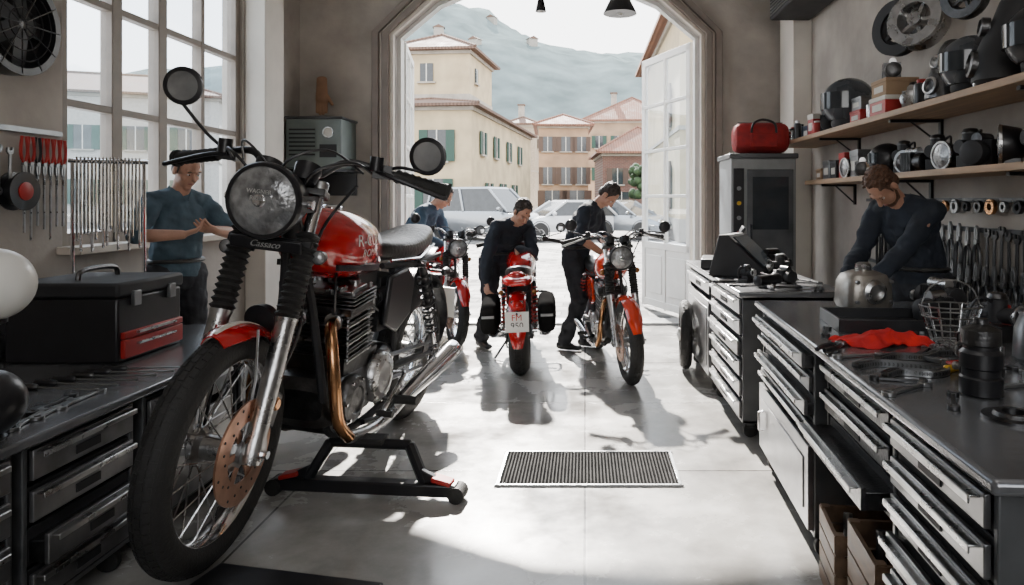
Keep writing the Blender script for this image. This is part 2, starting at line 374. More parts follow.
house('cream stucco house with green shutters and brown tiled roof',(-9.3,38,0),-.09,6.4,19,6.5,.9,cream,tileA,
      [(-1.5,4.4,1,1.7),(1.3,4.4,1,1.7),(1.1,1.6,1.1,2.0),(-1.5,1.6,1,1.8)],[(2.5,4.7,.8,1.3),(6,4.7,.8,1.3),(10,4.7,.8,1.3),(14,4.7,.8,1.3),(4,1.5,1,1.9),(8,1.8,1,1.4),(12,1.8,1,1.4)])
house('upper cream storey with low hipped tile roof above the house',(-9.2,42,7.0),-.09,4.6,6,3.4,1.5,cream,tileA,
      [(-.3,2.1,.8,1.1)],[(1.6,2.1,.6,.9)],sh=None)
house('narrow pale stone house behind the cream house',(-6.7,74,0),-.05,2.8,8,9.4,1,M('facade_pale',(.30,.25,.19),.9,var=.2),tileA,[(0,7.9,.7,1)],[(3,7.6,.8,1)],sh=brownsh,chim=[(-.3,2,11)])
house('ochre townhouse with tiled roof and brown shutters',(-1.9,62,0),.05,4.4,9,8.0,1.3,ochre,tileB,
      [(-1.4,6.4,.8,1.3),(.2,6.4,.8,1.3),(1.6,6.4,.8,1.3),(-1.4,3.6,.8,1.5),(.2,3.6,.8,1.5),(1.6,3.6,.8,1.5),(-1,1.2,1.3,2.2),(1.2,1.2,1.3,2.2)],[],sh=brownsh)
house('long tan townhouse with wide terracotta roof',(4.9,74,0),-.08,9.5,10,9.8,3.2,tan,tileB,
      [(-3.4,7.6,.8,1.3),(-1.4,7.6,.8,1.3),(.6,7.6,.8,1.3),(2.6,7.6,.8,1.3),(-3.4,4.2,.8,1.4),(-1.4,4.2,.8,1.4)],[],sh=greensh,chim=[(-2,4,12.6)])
house('low brick house with sloping terracotta roof',(4.3,52,0),.06,6,8,4.9,2.3,brickf,tileB,
      [(-1.9,3.2,.8,1.2),(0,3.2,.8,1.2),(1.9,3.2,.8,1.2),(-1.6,1.1,1.1,1.9)],[],sh=brownsh)
house('pale corner house with projecting orange tiled eave',(6.35,24,0),0,6.2,14,8.2,1.2,cream,tileB,[(-1.6,5.8,1,1.6),(-1.6,2.2,1,2)],[(3,5,1,1.6),(3,2,1,1.8)],side=-1,sh=brownsh)
house('pale grey townhouse seen through the window',(-33,46,0),.35,16,9,8.5,2,M('facade_grey',(.36,.34,.31),.9),tileA,[(x,z,1,1.6) for x in(-6,-3,0,3,6) for z in(2,5.6)],[],sh=greensh)
b=MB(); hm=M('hazy_hill',(.125,.155,.155),1,var=.28,scale=.12,bump=.6,bscale=.5,spec=0)  # distance haze is put into the blue-grey base colour
nx,ny=130,26; vs=[];fs=[]
def hz(x,t):
    ridge=46+24*math.exp(-((x+52)/40)**2)+5*math.exp(-((x-30)/30)**2)
    return ridge*sin(t*pi*.55)/sin(pi*.55)*1.0+(noise.noise(V((x*.04,t*3,.3)))*9+noise.noise(V((x*.2,t*9,.7)))*3+noise.noise(V((x*.6,t*25,.7)))*2.5)*t-1
for j in range(ny):
    for i in range(nx):
        x=-270+i*3.8; t=j/(ny-1); vs.append((x,120+t*150,hz(x,t)))
for j in range(ny-1):
    for i in range(nx-1): a=j*nx+i; fs.append((a,a+1,a+nx+1,a+nx))
b.add(vs,fs,hm); b.make('hill',label='hazy blue-grey wooded hillside rising behind the town',cat='hill',angle=80)
hp=M('far_house_white',(.24,.225,.2),.9)
for i in range(8):
    x=random.uniform(-70,25); t=random.uniform(.4,.75)
    MB().box((0,0,.4),(2.6,2.2,2.6),hp).prism([(-1.6,1.7),(1.6,1.7),(0,2.5)],-1.3,1.3,tileA,'y').make('hillside_house',loc=(x,120+t*150,hz(x,t)-.2),rot=(0,0,random.uniform(-.5,.5)),label='small pale villa with tiled roof on the hillside',cat='building',group='villas on the hillside')
def tree(loc,r,h,lab,n=46,s=1):
    t=T('tree',lab,'tree',loc)
    MB().tube([(0,0,0),(.05,0,h*.4),(0,.05,h*.8)],[.16*s,.12*s,.06*s],woodd).make('trunk',t)
    b=MB(); gm=M('foliage',(.025,.055,.02),.9,var=.5,scale=3,bump=1,bscale=8)
    for i in range(n):
        a=random.uniform(0,6.28); q=random.uniform(0,1)**.5*r*.85; zz=random.uniform(-.7,.8)*r
        b.ell((q*cos(a),q*sin(a),h+zz),[r*random.uniform(.12,.24)]*3,gm,seg=8,rg=6)
    o=b.make('foliage',t); o['kind']='stuff'; return t
tree((4.0,46,0),1.3,2.6,'leafy green street tree beside the brick house',90); tree((5.6,47,0),1.5,3.2,'taller leafy green tree beside the brick house',90)
silver=M('car_silver',(.24,.255,.27),.25,.6,var=.05,coat=.6); whitec=M('car_white',(.5,.51,.52),.25,0,var=.04,coat=.6); darkc=M('car_dark',(.04,.045,.06),.22,.4,var=.1,coat=.6)
def car(label,loc,yaw,paint,van=False):
    t=T('van' if van else 'car',label,'van' if van else 'car',loc,(0,0,yaw))
    L=2.3 if van else 2.1; W=.92 if van else .86; bz=1.05 if van else .88; tz=1.9 if van else 1.42
    b=MB(); sec=[]
    for x,hb in((-L,bz-.1),(-L+.12,bz),(-L*.4,bz),(L*.45,bz),(L*.75,bz-.1),(L*.95,bz-.24),(L,bz-.4)):
        w=W if abs(x)<L*.9 else W*.88
        sec.append([V((x,-w*.97,.3)),V((x,w*.97,.3)),V((x,w,.5)),V((x,w,hb-.12)),V((x,w*.9,hb)),V((x,-w*.9,hb)),V((x,-w,hb-.12)),V((x,-w,.5))])
    b.loft(sec,paint)
    x0,x1=(-L+.05,L*.62) if van else (-L+.15,L*.5); u0,u1=(-L+.2,L*.22) if van else (-L+.75,L*.08)
    b.loft([[V((u0,-W*.76,tz-.05)),V((u1,-W*.76,tz-.05)),V((u1,W*.76,tz-.05)),V((u0,W*.76,tz-.05))],[V((u0+.1,-W*.68,tz+.03)),V((u1-.1,-W*.68,tz+.03)),V((u1-.1,W*.68,tz+.03)),V((u0+.1,W*.68,tz+.03))]],paint)
    for s_ in(-1,1):
        for a,c in((x0,u0),(x1,u1),((x0+x1)/2-.1,(u0+u1)/2)): b.tube([(a,s_*W*.9,bz-.02),(c,s_*W*.75,tz-.02)],.05,paint,6)
        for xx in(-L*.62,L*.63): b.lathe([(.36,-.01),(.39,-.01),(.39,.03),(.36,.03)],(xx,s_*W*.97,.33),(0,s_,0),black,20,closed=True)
    b.make('car_body',t,bevel=.03)
    g=MB(); g.loft([[V((x0+.03,-W*.87,bz-.02)),V((x1-.03,-W*.87,bz-.02)),V((x1-.03,W*.87,bz-.02)),V((x0+.03,W*.87,bz-.02))],[V((u0,-W*.73,tz-.04)),V((u1,-W*.73,tz-.04)),V((u1,W*.73,tz-.04)),V((u0,W*.73,tz-.04))]],glassd); g.make('window_glass',t)
    for x in(-L*.62,L*.63):
        for s_ in(-1,1):
            MB().lathe([(.2,-.1),(.31,-.1),(.33,-.06),(.33,.06),(.31,.1),(.2,.1)],(x,s_*(W-.06),.33),(0,1,0),rubber,20).lathe([(.2,-.09),(.2,.09),(.05,.1),(.05,-.1)],(x,s_*(W-.06),.33),(0,1,0),alum,14).make('wheel',t)
    for s_ in(-1,1):
        MB().ell((L*.96,s_*W*.68,.66),(.09,.2,.09),chrome).make('headlight',t)
        MB().box((-L-.01,s_*W*.75,.75),(.05,.18,.3),redlens).make('tail_light',t)
    MB().box((L+.01,0,.45),(.04,W*1.3,.2),black).make('grille',t,bevel=.01)
    MB().box((L+.035,0,.46),(.01,.5,.11),paper).make('license_plate',t)
    for s_ in(-1,1): MB().ell((x1-.25,s_*(W+.08),bz+.08),(.07,.12,.08),paint).make('mirror',t)
car('silver minivan parked on the cobblestones',(-3.6,26,0),radians(-28),silver,True)
car('white hatchback parked on the cobblestones',(-.85,26,0),radians(-150),whitec)
car('silver-blue hatchback parked near the door leaf',(1.45,27,0),radians(-35),silver)
car('dark estate car parked beside the minivan',(-7.6,25,0),radians(-15),darkc)
# ------------------------------------------------------------ MOTORCYCLES
def wheel(name,par,c,R,w,det,disc,alloy=False):
    c=V(c)
    b=MB(); prof=[]
    for k in range(16):
        a=2*pi*k/16; h=w/2*cos(a)*(1.0); r=(R-w*.5)+w*.5*sin(a); prof.append((r,h))
    b.lathe(prof,c,(0,1,0),rubber,56 if det else 28,closed=True)
    N=70 if det else 30
    for i in range(N):
        a=2*pi*i/N
        for q,yy,dr in((0,0,.0),(.5,w*.2,.004),(.5,-w*.2,.004),(0,w*.36,.019),(0,-w*.36,.019)):
            if not det and abs(yy)>w*.3: continue
            aa=a+q*2*pi/N; Rm=RY(-aa)
            tilt=RX(-atan2(abs(yy),w*.55)*(1 if yy>0 else -1)*.9)
            b.box(c+Rm@V((R-.0015-dr*w/.1,yy,0)),(.006,w*.15,.8*2*pi*R/N),rubber,Rm@RZ((1 if yy>0 else -1)*(0 if yy==0 else .45 if abs(yy)<w*.3 else .85)))
    rw=w*.34
    root=MB(); rr=R-w*.9
    root.lathe([(rr+.012,-rw),(rr+.002,-rw),(rr-.012,-rw*.4),(rr-.012,rw*.4),(rr+.002,rw),(rr+.012,rw),(rr+.004,0)],c,(0,1,0),chrome if not alloy else alumd,48 if det else 28,closed=True)
    root.lathe([(.02,-.075),(.055,-.06),(.055,-.045),(.035,-.035),(.035,.035),(.055,.045),(.055,.06),(.02,.075)],c,(0,1,0),alum,20)
    ns=36 if det else 20
    if alloy:
        for i in range(5):
            a=2*pi*i/5; Rm=RY(-a); root.box(c+Rm@V((rr*.52,0,0)),(rr*.98,.03,.035),alumd,Rm)
    else:
        for i in range(ns):
            a=2*pi*i/ns; s_=1 if i%2 else -1; o=(.35 if (i//2)%2 else -.35)
            root.tube([c+V((cos(a+o)*.05,s_*.05,sin(a+o)*.05)),c+V((cos(a)*(rr-.008),s_*.006,sin(a)*(rr-.008)))],.0022 if det else .003,alum,4,caps=False)
    wobj=root.make(name,par)
    b.make('tyre',wobj)
    if disc:
        for s_ in disc:
            d=MB(); y=.075*s_
            d.lathe([(.085,-.003),(.145,-.003),(.145,.003),(.085,.003)],c+V((0,y,0)),(0,1,0),discm,40,closed=True)
            for i in range(6):
                a=2*pi*i/6; Rm=RY(-a); d.box(c+Rm@V((.068,y-.004*s_,0)),(.05,.005,.02),discm,Rm)
            for i in range(24):
                a=2*pi*i/24; q=.1+.015*(i%3); p=c+V((cos(a)*q,y,sin(a)*q)); d.cyl(p-V((0,.0045,0)),p+V((0,.0045,0)),.0042,blackm,6)
            d.make('brake_disc',wobj)
    return wobj
def fender(mb,c,R,a0,a1,w,m,drop=.03,n=22):
    rings=[]
    for i in range(n+1):
        a=radians(a0+(a1-a0)*i/n); tp=min(1,.55+3*min(i,n-i)/n)
        o=[];inn=[]
        for k in range(9):
            q=-1+k/4; y=q*w*tp; r=R-drop*abs(q)**2.2
            o.append(V(c)+V((cos(a)*r,y,sin(a)*r))); inn.append(V(c)+V((cos(a)*(r-.004),y*.96,sin(a)*(r-.004))))
        rings.append(o+inn[::-1])
    mb.loft(rings,m)
def moto(label,loc,yaw,scale=1.0,roll=0,tank=redp,fend=redp,det=False,header=chrome,mir=None,stripe=creamp,txt=None,head=black,plate=None,kind='classic',frame=blackm,seatm=leather,steer=0,cases=False):
    t=T('motorcycle',label,'motorcycle',loc,(roll,0,yaw),scale)
    S=lambda mb,n,**k: mb.make(n,t,**k)
    ST=[]
    FA=V((.69,0,.33)); RA=V((-.67,0,.32))
    ST.append(wheel('front_wheel',t,FA,.33,.092 if kind=='classic' else .11,det,(1,) if det else (1,-1)))
    wheel('rear_wheel',t,RA,.32,.125 if not cases else .17,det,None)
    up=V((.45,0,1.06)); dr=(up-FA).normalized()
    for s_ in(1,-1):
        o=V((0,.1*s_,0)); b=MB(); A=FA+o
        b.tube([A-dr*.03,A+dr*.02,A+dr*.05,A+dr*.36,A+dr*.38],[.03,.034,.027,.029,.033],alum,14)
        b.cyl(A-V((0,.035,0)),A+V((0,.03,0)),.022,alum,12); b.cyl(A,A+V((0,.045*s_,0)),.012,chrome,8)
        b.cyl(A+dr*.38,up+o+dr*.03,.019,chrome,12); ST.append(S(b,'fork_leg'))
        b=MB(); pr=[]
        h0,h1=.38,.64
        for i in range(27):
            pr.append((.038 if i%2 else .028,h0+(h1-h0)*i/26))
        b.lathe([(.02,h0)]+pr+[(.02,h1)],A,dr,rubber,16); ST.append(S(b,'fork_gaiter'))
    b=MB()
    for k in(.0,.17):
        p=up-dr*k; b.prism([(-.03,-.125),(.03,-.13),(.045,0),(.03,.13),(-.03,.125),(-.055,0)],-.012,.012,head if k else alumd,'z',RY(-.32),p)
    for s_ in(1,-1): b.cyl(up+V((0,.1*s_,0)),up+V((0,.1*s_,0))+dr*.04,.024,alum,12)
    ST.append(S(b,'triple_clamp',bevel=.005))
    b=MB(); q=FA+V((-.085,.088,.10)); b.box(q,(.06,.045,.1),alumd,RY(-.5)); b.box(q+V((0,-.02,0)),(.05,.05,.06),blackm,RY(-.5)); b.cyl(q+V((0,.02,.015)),q+V((0,.032,.015)),.02,gold,12); ST.append(S(b,'brake_caliper',bevel=.006))
    b=MB(); b.tube(cr_([q+V((-.02,.0,.05)),q+V((-.08,.03,.2)),V((.47,.1,.75)),V((.44,.12,.95)),V((.4,.2,1.1))],6),.005,black,6); b.tube(cr_([FA+V((0,-.05,0)),FA+V((-.1,-.09,.15)),V((.5,-.12,.7)),V((.47,-.06,1.05))],6),.005,black,6)
    for s_ in(1,-1):
        b.tube(cr_([(.34,.24*s_,1.13),(.46,.2*s_,1.17),(.52,.1*s_,1.12),(.44,.04*s_,1.0),(.3,.03*s_,.86)],6),.005,black,6)
        b.tube(cr_([(.36,.2*s_,1.14),(.5,.13*s_,1.2),(.55,.02*s_,1.13),(.42,-.03*s_,.95),(.3,-.03*s_,.84)],6),.004,black,6)
    ST.append(S(b,'cable'))
    b=MB(); fender(b,FA,.352 if kind=='classic' else .37,(74 if kind=='classic' else 20),150,.060,fend)
    b2=MB()
    if kind=='classic': fender(b2,FA,.3545,76,148,.012,stripe or creamp,drop=.002)
    for s_ in(1,-1):
        for a in((95,140) if kind=='classic' else (60,140)): b.tube([FA+V((0,.07*s_,0)),FA+V((cos(radians(a))*.2,.075*s_,sin(radians(a))*.2)),FA+V((cos(radians(a))*.34,.06*s_,sin(radians(a))*.34))],.005,chrome,6)
    ST.append(S(b,'front_fender'))
    if kind=='classic': ST.append(S(b2,'fender_stripe'))
    H=V((.585,0,1.03 if det else .985)); hr=.108 if det else .095
    b=MB(); b.lathe([(.01,-.15),(.05,-.145),(.085,-.11),(hr-.004,-.05),(hr,0),(hr,.01)],H,(1,0,-.02),head,32)
    for s_ in(1,-1): b.box(H+V((-.07,s_*(hr*.98),0)),(.14,.012,.05),head); b.cyl(H+V((-.03,s_*(hr-.01),0)),H+V((-.03,s_*(hr+.025),0)),.014,chrome,10)
    hl=S(b,'headlight'); ST.append(hl)
    b=MB(); b.lathe([(hr-.008,.0),(hr+.006,.0),(hr+.007,.01),(hr+.002,.018),(hr-.008,.017)],H,(1,0,-.02),head,40,closed=True); b.make('headlight_rim',hl)
    b=MB(); b.lathe([(hr-.004,.012),(hr-.02,.022),(hr*.6,.032),(hr*.3,.036),(.002,.037)],H,(1,0,-.02),lensm,32); b.ell(H+V((.037,0,0)),(.004,.02,.02),chrome); b.make('headlight_lens',hl)
    if det:
        text('WAGNER',.017,hl,fadew,XP,H+V((.042,.0,.026))); text('RIDER',.018,hl,fadew,XP,H+V((.044,.0,.006)))
        b=MB(); b.box(H+V((-.035,0,-.132)),(.012,.22,.038),head,RY(.2)); b.make('fork_badge',hl,bevel=.004); text('Cassaco',.028,hl,fadew,XP,H+V((-.026,0,-.132)),shear=.4)
        b=MB(); b.lathe([(.01,-.03),(.04,-.028),(.048,0),(.05,.012),(.03,.014),(.01,.02)],(.50,-.02,.66),(1,0,-.2),black,22); S(b,'horn')
    for s_ in(1,-1):
        b=MB(); G=V((.46,.062*s_,1.13)); b.lathe([(.01,-.05),(.034,-.045),(.042,0),(.042,.012),(.036,.014)],G,(-.5,0,.85),head,20); b.lathe([(.036,.013),(.002,.0145)],G,(-.5,0,.85),glassd,20); ST.append(S(b,'gauge'))
    lo=-.07 if cases else 0; wx=1.08 if det else 1.0
    pts=cr_([(.30,-.40*wx,1.12+lo),(.335,-.28*wx,1.145+lo),(.39,-.16,1.17+lo),(.42,-.07,1.115),(.42,.07,1.115),(.39,.16,1.17+lo),(.335,.28*wx,1.145+lo),(.30,.40*wx,1.12+lo)],5)
    hb=S(MB().tube(pts,.012,chrome if not det else black,10),'handlebar'); ST.append(hb)
    for s_ in(1,-1):
        a=V((.335,.275*wx*s_,1.145+lo)); e=V((.292,.425*wx*s_,1.114+lo)); d_=(e-a).normalized(); L=(e-a).length; gk=1.2 if det else 1
        pr=[(.012,0)]+[((.0195 if i%2 else .0165)*gk,L*i/16) for i in range(17)]+[(.024*gk,L),(.024*gk,L+.012),(.008,L+.016)]
        MB().lathe(pr,a,d_,rubber,14).make('grip',hb)
        b=MB(); b.box(a-d_*.04,(.05,.06,.045),head,RZ(.2)); b.cyl(a-d_*.05+V((.04,0,0)),a-d_*.05+V((.04,0,.045)),.022,head,12); b.tube(cr_([a-d_*.05+V((.03,0,0)),a+d_*.02+V((.065,0,-.005)),e+V((.06,0,-.02)),e+V((.05,.01*s_,-.02))],4),[.008]*12+[.011],alum if not det else black,8); b.make('lever',hb,bevel=.003)
        mp=(mir or {1:(.36,.40,1.27),-1:(.36,-.40,1.27)})[s_]; mp=V(mp)
        b=MB(); b.tube(cr_([a-d_*.03+V((0,0,.01)),(a*.75+mp*.25)+V((.02,0,.01)),mp+V((.0,0,-.055))],6),.0055,black if det else head,8); b.make('mirror_stem',hb)
        b=MB(); mr=.062 if det else .05; ax=V((1,.12*(-s_),-.05)) if det else V((-1,.0,.12))
        b.lathe([(.004,-.018),(.03,-.017),(mr*.85,-.01),(mr,.0),(mr,.008),(mr-.006,.01)],mp,ax,head,30); b.lathe([(mr-.006,.0092),(mr*.5,.0115),(.002,.0125)],mp,ax,mirrorm,30); b.make('mirror',hb)
    for x,z,w in((.50,.87,.145),(-.72,.70,.14)):
        for s_ in(1,-1):
            b=MB(); b.cyl((x,.06*s_,z),(x,(w-.02)*s_,z),.006,black,8); sx=1 if x>0 else -1
            b.lathe([(.005,-.035),(.016,-.028),(.022,0),(.022,.006)],(x,w*s_,z),(sx,0,0),head,16); b.lathe([(.021,.005),(.016,.012),(.003,.016)],(x,w*s_,z),(sx,0,0),lensm if det else amber,16); o=S(b,'turn_signal')
            if x>0: ST.append(o)
    rings=[]
    for x,w,h,zc in((.385,.03,.03,.90),(.37,.07,.065,.90),(.32,.108,.10,.895),(.24,.135,.125,.885),(.14,.142,.128,.875),(.03,.13,.12,.86),(-.07,.10,.105,.845),(-.14,.075,.08,.83),(-.16,.03,.04,.82)):
        rings.append(sring((x,0,zc),w,h,20,2.4))
    tk=S(MB().loft(rings,tank),'fuel_tank',sub=2)
    if stripe:
        b=MB(); sm=black if det else stripe; zt=.012 if not det else .02
        for s_ in(1,-1):
            b.loft([[V((x,s_*(w+.003),z0)),V((x,s_*(w+.003),z0+zt)),V((x,s_*(w-.01),z0+zt)),V((x,s_*(w-.01),z0))] for x,w,z0 in((.29,.110,.80),(.22,.128,.795),(.14,.134,.79),(.04,.123,.78),(-.06,.094,.775))],sm)
        b.make('tank_stripe',tk)
    b=MB(); b.lathe([(.035,-.01),(.035,.012),(.028,.018),(.002,.018)],(.16,0,.995),(0,0,1),chrome,20); b.make('fuel_cap',tk)
    if det:
        text('R-CUN',.068,tk,whiteg,XN,(.11,.16,.90),shrink=tk,off=.003); text('ROMA',.044,tk,whiteg,XN,(.11,.16,.85),shrink=tk,off=.003)
    rings=[]
    for x,w,h,zc in((-.09,.06,.03,.835),(-.12,.09,.04,.835),(-.22,.118,.048,.83),(-.36,.125,.05,.825),(-.5,.12,.05,.84),(-.62,.10,.055,.86),(-.70,.07,.045,.875),(-.72,.03,.02,.875)):
        rings.append(sring((x,0,zc),w,h,18,3))
    S(MB().loft(rings,seatm),'seat',sub=1)
    b=MB(); b.tube([(-.12,.118,.80),(-.4,.128,.79),(-.66,.09,.83),(-.72,0,.84),(-.66,-.09,.83),(-.4,-.128,.79),(-.12,-.118,.80)],.006,chrome,6); S(b,'seat_trim')
    if kind!='classic':
        b=MB(); b.loft([sring((x,0,zc),w,h,14,2.6) for x,w,h,zc in((-.45,.11,.04,.79),(-.6,.11,.05,.80),(-.75,.085,.05,.83),(-.84,.05,.03,.86))],tank); S(b,'tail_cowl',sub=1)
    for s_ in(1,-1):
        b=MB(); b.prism([(-.13,.74),(-.1,.55),(-.22,.50),(-.36,.56),(-.38,.70),(-.3,.76)],.098*s_,.125*s_,tank if not det else black,'y'); S(b,'side_cover',bevel=.012)
    b=MB(); fender(b,RA,.385,60,185,.07,fend if kind!='classic' else alumd,.02); S(b,'rear_fender')
    b=MB(); b.ell((-.97,0,.62),(.04,.055,.045),redlens); b.box((-.93,0,.62),(.06,.1,.07),black); S(b,'tail_light',bevel=.01)
    b=MB(); b.box((-1.03,0,.50),(.006,.19,.16),whiteg,RY(.15)); b.tube([(-.98,0,.58),(-1.03,0,.56)],.01,black,6); pl=S(b,'license_plate')
    if plate:
        MXN=((0,-1,0),(0,0,1),(-1,0,0)); text(plate[0],.07,pl,redb,MXN,(-1.045,0,.535),.001); text(plate[1],.07,pl,blackm,MXN,(-1.038,0,.47),.001)
    if cases:
        for s_ in(1,-1):
            b=MB(); b.loft([sring((x,.24*s_,zc),w,h,16,4) for x,w,h,zc in((-.92,.05,.10,.50),(-.90,.075,.13,.50),(-.5,.085,.15,.52),(-.40,.07,.13,.53),(-.38,.05,.09,.53))],drainb); o=S(b,'side_case',sub=1)
            MB().box((-.93,.24*s_,.53),(.012,.10,.02),steel).make('case_latch',o)
            b=MB(); b.tube(cr_([(.05,.12*s_,.3),(.12,.28*s_,.3),(.2,.3*s_,.42),(.22,.26*s_,.56),(.22,.1*s_,.58)],5),.013,black,8); S(b,'crash_bar')
        b=MB(); b.loft([sring((x,0,zc),w,h,14,3) for x,w,h,zc in((-.9,.09,.03,.80),(-.84,.13,.045,.8),(-.6,.14,.05,.8),(-.5,.1,.04,.8))],fend); S(b,'tail_panel',sub=1)
    b=MB()
    for s_ in(1,-1):
        y=.09*s_
        b.tube(cr_([(.40,.02*s_,.92),(.34,.05*s_,.7),(.30,y,.42),(.24,y,.25),(.1,y,.20),(-.15,y,.2),(-.27,y,.26),(-.27,y,.5),(-.2,y,.76)],4),.015,frame,8)
        b.tube([(-.1,y,.78),(-.45,.1*s_,.76),(-.72,.1*s_,.78)],.012,frame,8)
        b.tube([(-.27,y,.42),(-.45,.1*s_,.7),(-.5,.1*s_,.76)],.01,frame,8)
        b.tube([(-.24,.08*s_,.34),(-.5,.1*s_,.33),(-.7,.105*s_,.32)],.017,frame,8)
    b.tube([(.42,0,.98),(.3,0,.86),(-.1,0,.8)],.022,frame,10); b.tube([(.39,0,.88),(.46,0,1.08)],.03,frame,12); S(b,'frame')
    b=MB(); b.cyl((-.67,-.13,.32),(-.67,.13,.32),.012,chrome,8); S(b,'axle')
    for s_ in(1,-1):
        a=V((-.42,.135*s_,.76)); e=V((-.66,.135*s_,.36)); d_=(e-a)
        sh=S(MB().tube([a,a+d_*.5],.018,black,10).tube([a+d_*.5,e],.012,chrome,10).cyl(a-V((0,.02,0)),a+V((0,.02,0)),.018,chrome).cyl(e-V((0,.02,0)),e+V((0,.02,0)),.018,chrome),'shock_absorber')
        dn=d_.normalized(); S1=V((0,1,0)); B1=dn.cross(S1); n=9*8
        MB().tube([a+d_*(.1+.75*i/n)+(S1*cos(i*pi/4)+B1*sin(i*pi/4))*.028 for i in range(n+1)],.0055,black if det else redb,6).make('spring',sh)
    b=MB()
    b.loft([sring((x,0,zc),w,h,20,4) for x,w,h,zc in((.30,.10,.05,.34),(.27,.125,.085,.34),(.15,.13,.10,.335),(-.02,.125,.105,.34),(-.16,.12,.10,.37),(-.25,.10,.07,.38),(-.27,.05,.04,.38))],alumd)
    b.box((.06,0,.45),(.26,.22,.06),alumd)
    for i in range(5): b.box((.02+.05*i,0,.24),(.012,.2,.03),alumd)
    en=S(b,'engine')
    for s_ in(1,-1):
        b=MB(); b.lathe([(.085,.0),(.088,.02),(.08,.035),(.05,.042),(.045,.036),(.002,.038)],(.17,.12*s_,.34),(0,s_,0),alumd if s_>0 and det else alum,28)
        for i in range(6): b.cyl((.17+.074*cos(i*pi/3),.13*s_,.34+.074*sin(i*pi/3)),(.17+.074*cos(i*pi/3),.162*s_,.34+.074*sin(i*pi/3)),.006,chrome,6)
        b.make('engine_cover',en)
        b=MB(); b.lathe([(.10,.0),(.10,.02),(.09,.034),(.06,.04),(.055,.035),(.002,.037)],(-.07,.115*s_,.36),(0,s_,0),alum,28)
        for i in range(8): b.cyl((-.07+.088*cos(i*pi/4),.13*s_,.36+.088*sin(i*pi/4)),(-.07+.088*cos(i*pi/4),.152*s_,.36+.088*sin(i*pi/4)),.006,chrome,6)
        b.make('engine_cover',en)
        b=MB(); b.tube(cr_([(-.16,.15*s_,.36),(-.17,.19*s_,.36),(-.1,.2*s_,.33),(.02,.2*s_,.27),(.06,.22*s_,.265)],5),.008,alum,8); b.cyl((.06,.19*s_,.265),(.06,.25*s_,.265),.012,rubber,10); b.make('shift_lever',en)
    Rt=RY(.12); o=V((.09,0,.47))
    for s_ in(1,-1):
        b=MB()
        b.cyl(o+V((0,.062*s_,0)),o+Rt@V((0,.062*s_,.17)),.05,alumd,16)
        for i in range(11): 
            sz=.128 if i%2 else .12
            b.box(o+Rt@V((0,.062*s_,.010+i*.0155)),(.19 if i%2 else .18,sz-.006,.005),alumd if i%4 else alum,Rt)
        for x in(-.08,.08):
            b.cyl(o+Rt@V((x,.11*s_,0)),o+Rt@V((x,.11*s_,.2)),.005,alum,6)
        b.make('cylinder_barrel',en)
    b=MB(); b.box(o+Rt@V((0,0,.185)),(.17,.25,.03),alumd,Rt); 
    for i in range(4): b.box(o+Rt@V((0,0,.2+i*.014)),(.18,.27,.006),alumd,Rt)
    b.box(o+Rt@V((0,0,.232)),(.13,.22,.05),alum,Rt)
    for x in(-.05,.05):
        for s_ in(1,-1): b.cyl(o+Rt@V((x,.07*s_,.25)),o+Rt@V((x,.07*s_,.272)),.018,alum,12)
    for x in(-.07,.07):
        for y in(-.12,-.04,.04,.12): b.cyl(o+Rt@V((x,y,.24)),o+Rt@V((x,y,.262)),.008,alum,6)
    b.make('cylinder_head',en,bevel=.006)
    b=MB()
    for s_ in(1,-1): b.cyl(o+Rt@V((.1,.08*s_,.19)),o+Rt@V((.13,.085*s_,.2)),.012,black,8); b.tube(cr_([o+Rt@V((.13,.085*s_,.2)),(.28,.1*s_,.74),(.22,.07*s_,.8),(.1,.03*s_,.78)],5),.005,black,6)
    b.make('spark_plug_lead',en)
    for s_ in(1,-1):
        b=MB(); b.cyl((-.02,.06*s_,.66),(-.13,.06*s_,.65),.024,alum,14); b.cyl((-.075,.06*s_,.6),(-.075,.06*s_,.70),.028,alum,14); b.lathe([(.03,0),(.045,.02),(.045,.06),(.02,.07)],(-.13,.06*s_,.65),(-1,0,0),blackm,16); b.make('carburetor',en)
    for s_ in(1,-1):
        b=MB(); k=.2
        b.tube(cr_([(.19,.065*s_,.61),(.26,.085*s_,.60),(.305,.12*s_,.54),(.315,.145*s_,.42),(.29,.155*s_,.30),(.22,.165*s_,.225)],6),.021,header,12)
        b.tube(cr_([(.22,.165*s_,.225),(.1,.17*s_,.205),(-.05,.18*s_,.21),(-.18,.185*s_,.24)],6),.022,alum if det else chrome,12)
        b.lathe([(.02,0),(.032,.005),(.032,.02),(.02,.025)],(.19,.065*s_,.61),(1,0,-.05),alum,14); ex=S(b,'exhaust_pipe')
        a=V((-.16,k*.9*s_,.235)); e=V((-.66,k*1.15*s_,.36)); d_=e-a; L=d_.length
        MB().lathe([(.021,0),(.027,.05),(.036,L*.4),(.046,L*.85),(.045,L*.97),(.038,L),(.032,L-.01),(.028,L-.08)],a,d_,chrome,24).make('silencer',ex)
    b=MB(); b.tube([(-.2,.11,.41),(-.65,.11,.37)],.01,alumd,4); b.tube([(-.2,.11,.31),(-.65,.11,.27)],.01,alumd,4); b.lathe([(.04,-.004),(.095,-.004),(.095,.004),(.04,.004)],(-.67,.11,.32),(0,1,0),alumd,28,closed=True); S(b,'drive_chain')
    for s_ in(1,-1):
        b=MB(); b.tube([(-.1,.1*s_,.27),(-.1,.19*s_,.27)],.01,alumd,8); b.tube([(-.1,.19*s_,.27),(-.1,.28*s_,.275)],.018,rubber,10); S(b,'footrest')
